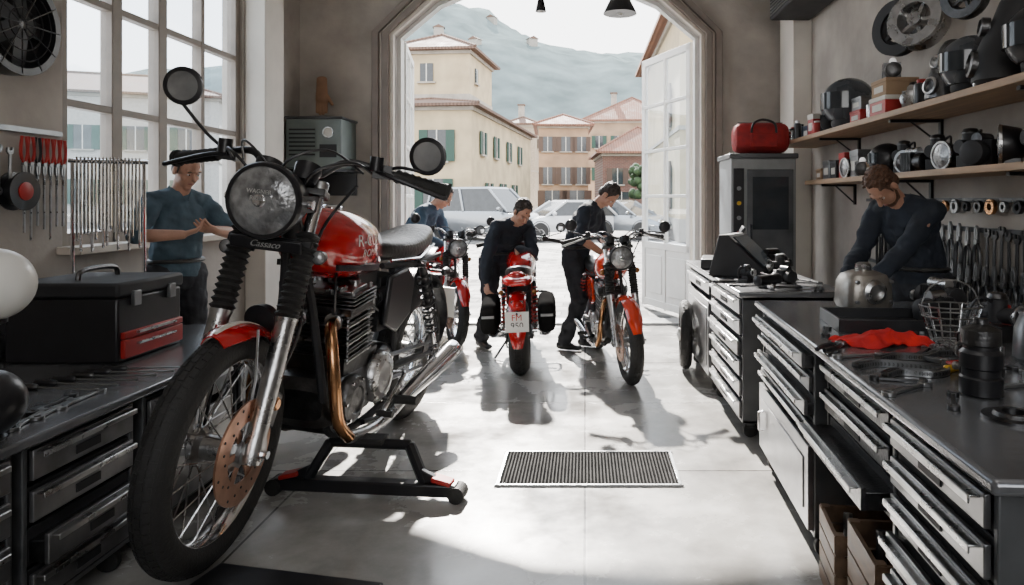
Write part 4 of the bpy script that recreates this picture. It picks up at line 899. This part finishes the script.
helmet((2.13,3.2,ZU),pi*.95,black,'glossy black helmet on upper shelf',1.2)
rr=random.Random(5)
cb=carb((2.18,3.34,ZL),pi,'black carburetor with bright intake on lower shelf',1.2); cb['group']='carburetors on lower shelf'
for i,y in enumerate([3.95,4.33,4.78]): dup(cb,(2.17+rr.uniform(-.02,.02),y,ZL),(0,0,pi+rr.uniform(-.6,.6)))
lampshell((2.12,3.54,ZL),-.5,'black headlamp shell with clear lens on lower shelf',1.15); motor((2.14,3.76,ZL),.5,'dark starter motor lying on lower shelf',blackm,1.25,alumd)
lampshell((2.12,4.14,ZL),.2,'small black headlamp shell on lower shelf',.95); motor((2.12,4.52,ZL),1.9,'grey motor part lying on lower shelf',alumd,1.1,alum); helmet((2.15,4.98,ZL),pi*.9,black,'small black open helmet on lower shelf',.8)
pulley((2.13,4.655,ZL+.075),.075,steel,'small steel pulley standing on lower shelf',(-1,-.4,0),.05)
for y,m in((5.2,cardb),(5.5,steel),(5.75,redd),(5.95,blackm),(6.13,steel),(6.32,cardb)): carton((2.2,y,ZL),(.18,.16,rr.uniform(.1,.22)),m,{'black_matte':'black parts box','cardboard':'brown cardboard parts box','steel_grey':'grey parts box','red_dull':'red parts box'}[m.name]+' on lower shelf',rr.uniform(-.1,.1))
motor((2.12,5.35,ZL),1.2,'dark starter motor on lower shelf'); lampshell((2.1,5.63,ZL),.1,'round black headlamp shell beside parts boxes',.9)
def wrench(loc,rot,L,m,lab,g=None):
    b=MB(); w=L*.045
    b.prism([(-w,-L*.42),(w,-L*.42),(w*.8,L*.38),(-w*.8,L*.38)],-.004,.004,m,'x')
    b.lathe([(L*.05,-.006),(L*.1,-.006),(L*.1,.006),(L*.05,.006)],(0,0,-L*.46),(1,0,0),m,16,closed=True)
    b.prism([(-L*.05,L*.36),(L*.05,L*.36),(L*.1,L*.43),(L*.09,L*.52),(L*.045,L*.54),(L*.04,L*.46),(-L*.04,L*.46),(-L*.045,L*.54),(-L*.09,L*.52),(-L*.1,L*.43)],-.006,.006,m,'x')
    return b.make('wrench',loc=loc,rot=rot,label=lab,cat='wrench',group=g,bevel=.0015)
def pliers(loc,rot,L,mh,lab,g=None,s=1):
    t=T('pliers',lab,'pliers',loc,rot,s,g)
    b=MB(); 
    for k in(-1,1): b.prism([(k*.002,0),(k*.016,.01),(k*.014,.05),(k*.003,.075)],-.006,.006,steel,'x')
    b.cyl((-.009,0,0),(.009,0,0),.014,steel,12); b.make('jaw',t,bevel=.001)
    for k in(-1,1): MB().tube(cr_([(0,k*.006,-.005),(0,k*.022,-.05),(0,k*.024,-L*.6),(0,k*.014,-L)],5),[.006]*3+[.0085]*13,mh,8).make('handle',t)
    return t
rl=T('tool_rail','long dark steel tool rail on the wall under shelf','tool rail',(2.38,0,1.27)); MB().box((0,4.6,0),(.03,2.6,.03),steelp).box((0,4.6,.18),(.02,2.6,.025),steelp).box((0,4.6,-.32),(.02,2.6,.025),steelp).make('rail_bar',rl)
w0=wrench((2.35,3.46,1.12),(0,0,0),.3,toolm,'dark combination wrench hanging from tool rail','wrenches hanging from the tool rail'); 
for i in range(9):
    y=3.53+i*.07
    dup(w0,(2.35,y,1.12+rr.uniform(-.02,.02)),(rr.uniform(-.05,.05),0,0)); 
p0=pliers((2.35,4.2,1.2),(0,0,0),.2,black,'black-handled pliers hanging from tool rail','pliers hanging from the tool rail',1.3)
for i in range(14): dup(p0,(2.35,4.3+i*.1,1.2+rr.uniform(-.02,.02)),(rr.uniform(-.06,.06),0,0))
for i in range(12): dup(p0,(2.33,3.45+i*.09,.98+rr.uniform(-.02,.01)),(rr.uniform(-.06,.06),0,0))
for i in range(13):
    y=3.42+i*.13; t=T('socket_ring','small steel bearing ring hanging on wall hook','bearing',(2.36,y,1.44),group='bearing rings on wall hooks')
    m=[steel,gold,alumd,blackm][i%4]; q=[.038,.03,.045][i%3]; MB().lathe([(q*.5,-.012),(q,-.012),(q,.012),(q*.5,.012)],(0,0,-.03),(1,0,0),m,18,closed=True).make('ring',t); MB().tube([(.03,0,.0),(-.03,0,.0),(-.035,0,.012)],.004,steel,6).make('hook',t)
# ------------------------------------------------------------ NEAR BENCH ITEMS z .90
ZB=.90
t=T('pump_housing','cast aluminium pump housing being worked on','engine part',(1.43,3.6,ZB),(0,0,.15))
b=MB(); b.loft([sring((0,0,z),w,d,20,3.5,'z') for z,w,d in((0,.12,.1),(.02,.13,.11),(.13,.125,.105),(.17,.10,.09),(.19,.05,.05))],M('cast_aluminium',(.36,.335,.3),.4,.85,var=.25,scale=12,bump=.1)); b.make('casing',t,bevel=.004)
MB().lathe([(.06,0),(.06,.02),(.04,.03),(.038,.01),(.002,.01)],(0,-.1,.09),(0,-1,0),alum,24).make('inlet_port',t)
MB().lathe([(.035,0),(.04,.01),(.04,.035),(.025,.045),(.002,.045)],(0,0,.185),(0,0,1),alum,20).make('top_cap',t)
for x in(-.09,.09): MB().cyl((x,-.098,.04),(x,-.115,.04),.01,steel,8).cyl((x,-.098,.14),(x,-.115,.14),.01,steel,8).make('bolt',t)
t=T('parts_tray','black open metal parts tray','tray',(1.28,3.05,ZB),(0,0,-.1))
b=MB(); b.box((0,0,.006),(.42,.34,.012),black)
for s_ in(-1,1): b.box((s_*.205,0,.028),(.012,.34,.056),black); b.box((0,s_*.165,.028),(.42,.012,.056),black)
b.make('tray_body',t,bevel=.003)
for i in range(7): 
    q=T('hex_nut','steel hex nut lying in the black tray','nut',(1.18+.04*i,3.0+.05*sin(i*2.1),ZB+.012),group='nuts in the tray'); MB().lathe([(.008,0),(.016,0),(.016,.012),(.008,.012)],(0,0,0),(0,0,1),steel,6,closed=True).make('nut_body',q)
motor((1.58,3.15,ZB),.4,'dark motor part lying beside tray',blackm)
b=MB(); nx_,ny_=30,14; vs=[];fs=[]
for s_ in(0,1):
    for j in range(ny_):
        for i in range(nx_):
            u=i/(nx_-1)*2-1; v=j/(ny_-1)*2-1
            x=u*.17+.02*sin(v*4+1); y=v*(.055+.025*cos(u*3+.5))+.02*sin(u*4)
            z=.045*(1-u*u*.8)*(1-v*v)+.016*max(0,noise.noise(V((u*4,v*3,.2))))*2+.004-s_*.003
            vs.append((x,y,z if s_==0 else max(.001,z*.85)))
n_=nx_*ny_
for s_ in(0,1):
    for j in range(ny_-1):
        for i in range(nx_-1): a=s_*n_+j*nx_+i; fs.append((a,a+1,a+nx_+1,a+nx_))
b.add(vs,fs,redfab); b.make('rag',loc=(1.13,2.66,ZB),rot=(0,0,-.12),label='crumpled bright red cloth rag on worktop',cat='rag',angle=80)
def chain_(loc,rz,pts,lab):
    b=MB(); pts=cr_(pts,8)
    for i in range(len(pts)-1):
        p,q=pts[i],pts[i+1]; a=atan2(q.y-p.y,q.x-p.x); c=(p+q)/2
        for k in(-1,1): b.box(c+RZ(a)@V((0,k*.011,.012)),((q-p).length*1.25,.004,.02),steel,RZ(a))
        b.cyl(p+RZ(a)@V((0,-.013,.012)),p+RZ(a)@V((0,.013,.012)),.007,alumd,8)
    b.make('drive_chain',loc=loc,rot=(0,0,rz),label=lab,cat='chain')
chain_((1.04,2.22,ZB),0,[(-.16,.05,0),(-.08,.09,0),(.02,.06,0),(.1,.0,0),(.04,-.05,0),(-.05,-.02,0),(-.12,-.07,0)],'coiled steel drive chain lying on worktop')
chain_((1.12,2.40,ZB),.3,[(-.14,.0,0),(-.05,.03,0),(.05,-.01,0),(.14,.03,0),(.2,.0,0)],'straight length of steel chain lying on worktop')
t=T('wire_basket','small chrome wire basket on worktop','basket',(1.42,2.72,ZB))
b=MB()
for k,(z,r) in enumerate(((.004,.07),(.05,.09),(.1,.105),(.14,.115))): b.tube([(r*cos(a),r*.8*sin(a),z) for a in[2*pi*i/24 for i in range(24)]],.003,alum,5,closed=True)
for i in range(16):
    a=2*pi*i/16; b.tube([(0,0,.004),(.07*cos(a),.056*sin(a),.004),(.115*cos(a),.092*sin(a),.14)],.002,alum,5)
b.make('wire_frame',t); MB().tube(cr_([(-.115,0,.14),(-.08,0,.21),(0,0,.24),(.08,0,.21),(.115,0,.14)],5),.003,alum,6).make('handle',t)
t=T('oil_pump_jar','black cylindrical oil pump jar standing on worktop','jar',(1.12,1.98,ZB))
MB().lathe([(.05,0),(.056,.005),(.056,.05),(.05,.055),(.05,.075),(.056,.08),(.056,.12),(.046,.13),(.046,.145)],(0,0,0),(0,0,1),black,28).make('body',t)
MB().lathe([(.048,.14),(.052,.145),(.052,.185),(.04,.19),(.02,.2),(.02,.215),(.002,.216)],(0,0,0),(0,0,1),alumd,28).make('lid',t)
t=T('brake_rotor','small dark brake rotor disc lying on worktop','disc',(1.08,1.76,ZB)); MB().lathe([(.03,0),(.075,0),(.075,.008),(.05,.009),(.045,.018),(.03,.018)],(0,0,0),(0,0,1),alumd,28,closed=True).make('rotor_body',t)
t=T('kettle','steel measuring jug with handle on worktop','jug',(1.52,2.35,ZB)); MB().lathe([(.055,0),(.075,.02),(.07,.12),(.05,.17),(.052,.18),(.045,.18),(.045,.16)],(0,0,0),(0,0,1),steel,26).make('body',t); MB().tube(cr_([(.05,0,.165),(.11,0,.15),(.12,0,.08),(.075,0,.04)],5),.008,black,8).make('handle',t)
t=T('screwdriver','screwdriver with yellow handle lying on worktop','screwdriver',(1.14,2.22,ZB+.012),(0,0,.5)); MB().lathe([(.008,0),(.014,.01),(.011,.05),(.014,.09),(.006,.1)],(0,0,0),(1,0,0),yellow,12).make('handle',t); MB().cyl((-.11,0,0),(0,0,0),.003,steel,8).make('blade',t)
for i,(x,y,a,L) in enumerate(((.93,2.02,.6,.2),(1.0,1.9,1.1,.16),(1.25,2.05,.3,.22),(1.3,2.3,-.4,.2),(.96,2.45,.2,.18),(1.2,2.5,.9,.2),(1.3,2.85,.4,.2),(1.0,2.9,1.2,.18),(1.22,1.62,1.3,.18),(.95,2.12,-.3,.15),(1.35,2.15,1.0,.17))):
    wrench((x,y,ZB+.006),(0,pi/2,a),L,[steel,toolm][i%2],'steel combination wrench lying on worktop','wrenches lying on the worktop')
motor((1.35,1.75,ZB),.2,'dark electric motor part on worktop',blackm,.9)
carb((1.55,2.0,ZB),1.2,'dark carburetor on worktop',.9); carb((1.28,2.32,ZB),.6,'small dark valve body on worktop',.6); motor((1.2,2.12,ZB),2.2,'small dark pump part on worktop',alumd,.6)
carb((1.62,2.75,ZB),2.0,'dark carburetor beside the wire basket',1.0); motor((1.72,3.4,ZB),1.9,'black motor part beside the pump',blackm,1.2); can((1.75,2.95,ZB),redd,'red tin standing on worktop',black,.04,.13)
pliers((1.2,2.33,ZB+.012),(0,pi/2,2.2),.15,redd,'red-handled pliers lying on the worktop',None,1.0); pliers((.95,2.62,ZB+.012),(0,pi/2,.8),.15,black,'black-handled pliers lying beside the red rag',None,1.0)
for i in range(14):
    q=T('socket','short steel socket standing on worktop','socket',(1.26+.035*(i%7),2.52-.04*(i//7),ZB),group='sockets on the worktop'); MB().lathe([(.009,0),(.014,0),(.014,.03),(.009,.03),(.008,.02)],(0,0,0),(0,0,1),alum,12,closed=True).make('socket_body',q)
# ------------------------------------------------------------ FAR BENCH ITEMS
t=T('diagnostic_case','open black tool case with raised lid on worktop','case',(1.13,5.75,ZB),(0,0,-.2))
MB().box((0,0,.04),(.34,.46,.08),black).make('case_base',t,bevel=.01); MB().box((.1,0,.2),(.025,.46,.3),black,RY(.5)).make('lid',t,bevel=.008); MB().box((.085,0,.2),(.005,.38,.22),glassd,RY(.5)).make('screen',t)
t=T('manual_case','black wedge-shaped case leaning open on worktop','case',(1.16,5.15,ZB),(0,0,-.5)); MB().prism([(-.2,0),(.2,0),(.22,.05),(-.05,.3),(-.12,.3)],-.2,.2,blackm,'y').make('case_shell',t,bevel=.01); MB().box((.09,0,.185),(.3,.34,.008),glassd,RY(.74)).make('panel',t)
rr=random.Random(11)
motor((1.4,5.25,ZB),.5,'black motor assembly on worktop',blackm,1.3,alumd); carb((1.38,4.95,ZB),.2,'dark carburetor lying among tools',.9); motor((1.45,5.6,ZB),1.4,'dark starter motor on worktop',blackm,1.1,alumd); carb((1.1,4.75,ZB),2.2,'black fuel valve part on worktop',.6); motor((1.32,4.62,ZB),2.0,'small dark gear motor on worktop',blackm,.8,alumd)
for i in range(16): 
    x=1.0+rr.uniform(0,.5); y=rr.uniform(4.28,5.0)
    if i%2: wrench((x,y,ZB+.006),(0,pi/2,rr.uniform(0,3)),rr.uniform(.15,.26),toolm,'dark wrench lying on far worktop','loose wrenches on the far worktop')
    else: pliers((x,y,ZB+.012),(0,pi/2,rr.uniform(0,6)),.15,black,'black-handled pliers lying on far worktop','loose pliers on the far worktop',1.1)
t=T('angle_grinder','black angle grinder with side handle on worktop','grinder',(1.2,4.5,ZB+.04),(0,0,.7)); MB().lathe([(.02,-.16),(.034,-.15),(.034,.02),(.042,.04),(.03,.08)],(0,0,0),(1,0,0),black,18).make('body',t); MB().lathe([(.01,0),(.055,.0),(.055,.004),(.01,.006)],(.07,0,-.03),(0,0,1),steel,24).make('grinding_disc',t); MB().cyl((.05,0,0),(.05,.12,.02),.014,rubber,12).make('side_handle',t)
t=T('spare_wheel','black spare wheel leaning against the far workbench','wheel',(.86,6.0,.30),(0,0,radians(84)))
wheel('wheel_rim',t,(0,0,0),.29,.1,False,None,alloy=True)
t=T('parts_washer','tall grey workshop machine with dark front panel beside door','machine',(1.70,6.95,0))
MB().box((0,0,.93),(.62,.58,1.84),machm).box((0,0,1.87),(.66,.62,.05),steelp).make('body',t,bevel=.012)
d=MB().box((.06,-.30,1.28),(.44,.02,.92),steelp).make('door',t,bevel=.006); MB().box((.06,-.315,1.42),(.34,.008,.5),glassd).make('dark_window',d); MB().box((-.13,-.325,1.12),(.02,.03,.2),chrome).make('handle',d)
MB().box((0,-.295,.42),(.56,.02,.66),steelp).make('door',t,bevel=.006)
p=MB().box((-.24,-.3,1.3),(.1,.02,.9),blackm).make('control_panel',t,bevel=.004)
for i in range(5): MB().cyl((-.24,-.31,1.0+.14*i),(-.24,-.325,1.0+.14*i),.02,[steel,redd,steel,yellow,steel][i],14).make('knob',p)
t=T('duffel_bag','red fabric duffel bag on top of the grey machine','bag',(1.72,6.88,1.895))
b=MB(); b.loft([sring((x,0,.16),w,h,18,2.8) for x,w,h in((-.27,.05,.06),(-.26,.13,.13),(-.2,.16,.158),(0,.165,.15),(.2,.16,.158),(.26,.13,.13),(.27,.05,.06))],bagfab); b.make('bag_body',t,sub=1)
MB().tube(cr_([(-.12,-.15,.2),(-.1,-.16,.29),(0,-.13,.33),(.1,-.16,.29),(.12,-.15,.2)],5),.012,black,8).make('strap',t); MB().box((0,0,.312),(.44,.012,.008),black).make('zipper',t); MB().box((0,-.16,.13),(.26,.02,.14),bagfab).make('pocket',t,bevel=.01)
t=T('air_unit','dark grey wall-mounted air unit near ceiling','heater',(2.15,6.9,2.0+1.5)); MB().box((0,0,0),(.42,.9,.34),blackm).make('casing',t,bevel=.02)
b=MB(); 
for i in range(8): b.box((-.215,0,-.13+i*.034),(.01,.8,.012),steel)
b.make('grille',t); MB().tube([(.1,-.45,-.05),(.1,-.8,-.05),(.1,-.8,1.2)],.04,steel,10).make('duct_pipe',t)
def pendant(x,y,zb,r,lab):
    t=T('pendant_lamp',lab,'lamp',(x,y,zb)); MB().lathe([(r,0),(r*.97,.01),(r*.6,.1),(r*.25,.15),(r*.25,.19),(.01,.2)],(0,0,0),(0,0,1),black,26).make('lamp_shade',t); MB().cyl((0,0,.19),(0,0,4.7-zb),.006,black,6).make('cord',t); MB().ell((0,0,.04),(.035,.035,.05),whiteg).make('bulb',t)
pendant(.25,5,2.78,.12,'black metal pendant lamp hanging from the ceiling'); pendant(-.41,6.5,3.2,.05,'small black pendant socket hanging from the ceiling')
# ------------------------------------------------------------ LEFT SIDE ITEMS
ZW=.70
t=T('toolbox','black portable toolbox with red drawers on low workbench','toolbox',(-2.13,3.2,ZW),(0,0,pi/2))
MB().box((.24,.26,.15),(.5,.52,.3),black).make('body',t,bevel=.012)
l_=MB().box((.24,.26,.335),(.52,.54,.07),blackm).make('lid',t,bevel=.015); MB().tube(cr_([(.1,.26,.37),(.12,.26,.41),(.24,.26,.42),(.36,.26,.41),(.38,.26,.37)],5),.012,alumd,8).make('handle',l_)
for k in(.1,.38): MB().box((k,-.015,.29),(.05,.02,.07),steel).make('latch',l_,bevel=.003)
for z,hh in((.02,.085),(.11,.03)): d=MB().box((.24,-.01,z+hh/2),(.46,.024,hh),redd).make('drawer',t,bevel=.004); MB().box((.24,-.03,z+hh*.7),(.3,.015,.010),alum).make('handle',d)
canister((-2.38,3.8,ZW),.07,.26,black,'black oil canister on low workbench')
carton((-2.75,3.55,ZW),(.26,.3,.2),blackm,'black plastic parts case on low workbench'); motor((-2.8,3.2,ZW),.7,'dark motor part on low workbench',blackm,1.2,alumd)
t=T('globe_lamp','white glass globe lamp on a short black stand','lamp',(-1.93,2.28,ZW)); MB().lathe([(.07,0),(.07,.015),(.02,.025),(.014,.05),(.014,.34),(.04,.35),(.04,.37)],(0,0,0),(0,0,1),black,24).make('lamp_base',t); MB().ell((0,0,.475),(.118,.118,.118),whiteg,seg=28,rg=18).make('globe_shade',t)
t=T('round_horn','black round polished tank on low workbench','tank',(-1.86,2.17,ZW)); MB().lathe([(.05,0),(.055,.012),(.03,.02)],(0,0,0),(0,0,1),alumd,20).make('foot_ring',t); MB().ell((0,0,.118),(.108,.108,.105),black,seg=28,rg=18).make('tank_shell',t); MB().cyl((0,0,.21),(0,0,.24),.015,chrome).make('valve',t)
def screwdriver(loc,a,L,mh,lab,g):
    t=T('screwdriver',lab,'screwdriver',loc,(0,0,a),1,g); MB().lathe([(.006,0),(.012,.008),(.014,.03),(.011,.05),(.014,.09),(.005,.105)],(0,0,0),(-1,0,0),mh,12).make('handle',t); MB().cyl((0,0,0),(L,0,0),.0035,steel,8).cyl((L-.01,0,0),(L+.003,0,0),.005,steel,6).make('blade',t); return t
for i in range(6): screwdriver((-2.15+.03*i,2.75+i*.062,ZW+.014),-.15+.05*i,.26,black if i%3 else alumd,'long black-handled screwdriver lying on low workbench','screwdrivers laid out on the workbench')
for i in range(6): wrench((-1.95+(i%2)*.06,2.32+.06*i,ZW+.006),(0,pi/2,pi/2+.3-i*.05),.24,steel if i%2 else toolm,'steel wrench laid on low workbench','wrenches laid out on the low workbench')
t=T('cable_rack','chrome rack of hanging steel loops on low workbench','rack',(-2.72,4.0,ZW),(0,0,.5))
b=MB(); b.box((0,0,.01),(.36,.16,.02),black)
for x in(-.17,.17): b.cyl((x,0,0),(x,0,.98),.01,chrome,8)
b.cyl((-.19,0,.97),(.19,0,.97),.013,chrome,8); b.make('rack_frame',t)
for i in range(18):
    x=-.15+i*.0175; L=.42+.06*sin(i*1.9); MB().tube(cr_([(x,-.012,.97),(x,-.02,.8),(x,-.02,.97-L),(x+.004,0,.95-L),(x,.02,.97-L),(x,.02,.8),(x,.012,.97),(x,0,.987)],4,closed=True),.005,chrome if i%2 else alum,5,closed=True).make('cable_loop',t)
rl=T('tool_rail','steel tool rail on plaster wall beside window','tool rail',(-3.28,0,1.86)); MB().box((0,3.9,0),(.03,.95,.03),steel).make('rail_bar',rl)
g_='red-handled pliers on the wall rail'
for i in range(7):
    t=pliers((-3.245,4.05+i*.05,1.66),(pi,0,0),.16,redd if i!=2 else black,'long-nosed red-handled pliers hanging on wall' if i!=2 else 'long-nosed black-handled pliers hanging on wall',g_,1.0)
    MB().tube([(0,0,.07),(0,0,.40+.05*sin(i*2))],.007,alum,6).make('long_nose',t)
for i in range(6): wrench((-3.245,3.55+i*.08,1.62),(0,0,0),.34-.02*i,steel,'large steel wrench hanging on plaster wall','wrenches on the wall rail by the window')
t=T('hose_reel','small black hose reel with red hub on wall','hose reel',(-3.22,3.98,1.5)); MB().lathe([(.05,-.04),(.11,-.04),(.11,-.03),(.08,-.025),(.08,.025),(.11,.03),(.11,.04),(.05,.04)],(0,0,0),(1,0,0),black,26,closed=True).make('reel_drum',t); MB().lathe([(.052,-.042),(.052,.045),(.02,.055),(.002,.055)],(0,0,0),(1,0,0),redd,20).make('hub',t)
t=T('wall_fan','round black metal wall fan hung high on wall','fan',(-3.2,3.92,2.44))
b=MB(); b.lathe([(.25,-.05),(.29,-.05),(.29,.05),(.25,.05)],(0,0,0),(1,0,0),black,40,closed=True)
for r in(.09,.15,.21): b.tube([(.05,r*cos(a),r*sin(a)) for a in[2*pi*i/32 for i in range(32)]],.004,black,5,closed=True)
for i in range(12): a=i*pi/6; b.tube([(.05,.03*cos(a),.03*sin(a)),(.05,.28*cos(a),.28*sin(a))],.004,black,5)
b.cyl((-.1,0,0),(-.04,0,0),.05,black); b.make('fan_cage',t)
b=MB(); b.lathe([(.002,-.045),(.26,-.04),(.26,-.048),(.002,-.05)],(0,0,0),(1,0,0),blackm,32); b.lathe([(.002,-.04),(.05,-.03),(.05,.03),(.02,.045),(.002,.045)],(0,0,0),(1,0,0),alumd,20); b.make('hub',t)
for i in range(5): a=i*2*pi/5; MB().box((0,.14*cos(a),.14*sin(a)),(.006,.2,.1),steelp,RX(a)@RZ(.35)).make('blade',t)
t=T('compressor_unit','grey-green metal compressor unit on wall bracket','compressor',(-2.93,7.80,1.78)); gg=M('grey_green_paint',(.14,.165,.155),.5,.2,var=.15)
MB().box((0,0,.28),(.60,.5,.54),gg).box((0,0,.56),(.64,.52,.03),steelp).make('casing',t,bevel=.015)
b=MB(); 
for i in range(7): b.box((-.12,-.255,.16+i*.045),(.28,.012,.018),blackm)
b.make('louvre_panel',t)
b=MB(); b.lathe([(.05,0),(.058,0),(.058,.015),(.05,.015)],(.16,-.25,.40),(0,-1,0),alum,20,closed=True).lathe([(.05,0),(.002,.004)],(.16,-.25,.40),(0,-1,0),paper,20); b.make('dial_gauge',t)
MB().box((.16,-.255,.2),(.18,.012,.14),blackm).make('control_panel',t); MB().box((0,.03,-.01),(.7,.5,.03),black).box((0,.265,-.15),(.6,.03,.26),black).make('bracket',t)
t=T('work_glove','tan leather work glove hanging on back wall','glove',(-3.03,8.06,2.55)); tl=M('tan_leather',(.30,.17,.10),.8,var=.2)
b=MB(); b.limb([(0,0,.3),(0,0,.05)],[(.06,.025),(.075,.03)],(1,0,0),tl)
for i in range(4): b.limb([(-.05+i*.033,0,.05),(-.055+i*.036,0,-.12+.02*abs(i-1.5))],[.02,.016],(1,0,0),tl)
b.limb([(.06,0,.1),(.12,0,.0)],[.022,.018],(0,1,0),tl); b.make('glove_body',t,remesh=.01,smooth=2)
# ------------------------------------------------------------ CAMERA & LIGHT
cam=bpy.data.cameras.new('camera'); co=bpy.data.objects.new('camera',cam); COL.objects.link(co)
co.location=(0,0,1.45); co.rotation_euler=(pi/2,0,0)
cam.sensor_width=36; cam.lens=36*700/1024; cam.shift_x=-(585-512)/1024; cam.shift_y=-(292.5-200)/1024; cam.clip_end=900
SC.camera=co
w=bpy.data.worlds.new('sky'); SC.world=w; w.use_nodes=True; n=w.node_tree.nodes; l=w.node_tree.links
bg=n['Background']; tc=n.new('ShaderNodeTexCoord'); sx=n.new('ShaderNodeSeparateXYZ'); cr=n.new('ShaderNodeValToRGB')
l.new(tc.outputs['Generated'],sx.inputs[0]); l.new(sx.outputs[2],cr.inputs[0]); l.new(cr.outputs[0],bg.inputs[0])
cr.color_ramp.elements[0].color=(1,.97,.93,1); cr.color_ramp.elements[1].color=(.84,.91,1,1); cr.color_ramp.elements[1].position=.7
bg.inputs[1].default_value=6.5
sun=bpy.data.lights.new('sun','SUN'); sun.energy=32; sun.angle=radians(1.0); sun.color=(1,.94,.87)
so=bpy.data.objects.new('sun',sun); COL.objects.link(so); so.rotation_euler=V((.12,-.80,-.58)).to_track_quat('-Z','Y').to_euler()
a=bpy.data.lights.new('fill_light','AREA'); a.energy=28; a.size=2.5; a.size_y=2.5; a.color=(1,.96,.92)  # unseen area light added under the ceiling to fill the interior
ao=bpy.data.objects.new('fill_light',a); COL.objects.link(ao); ao.location=(0,1.0,4.6)
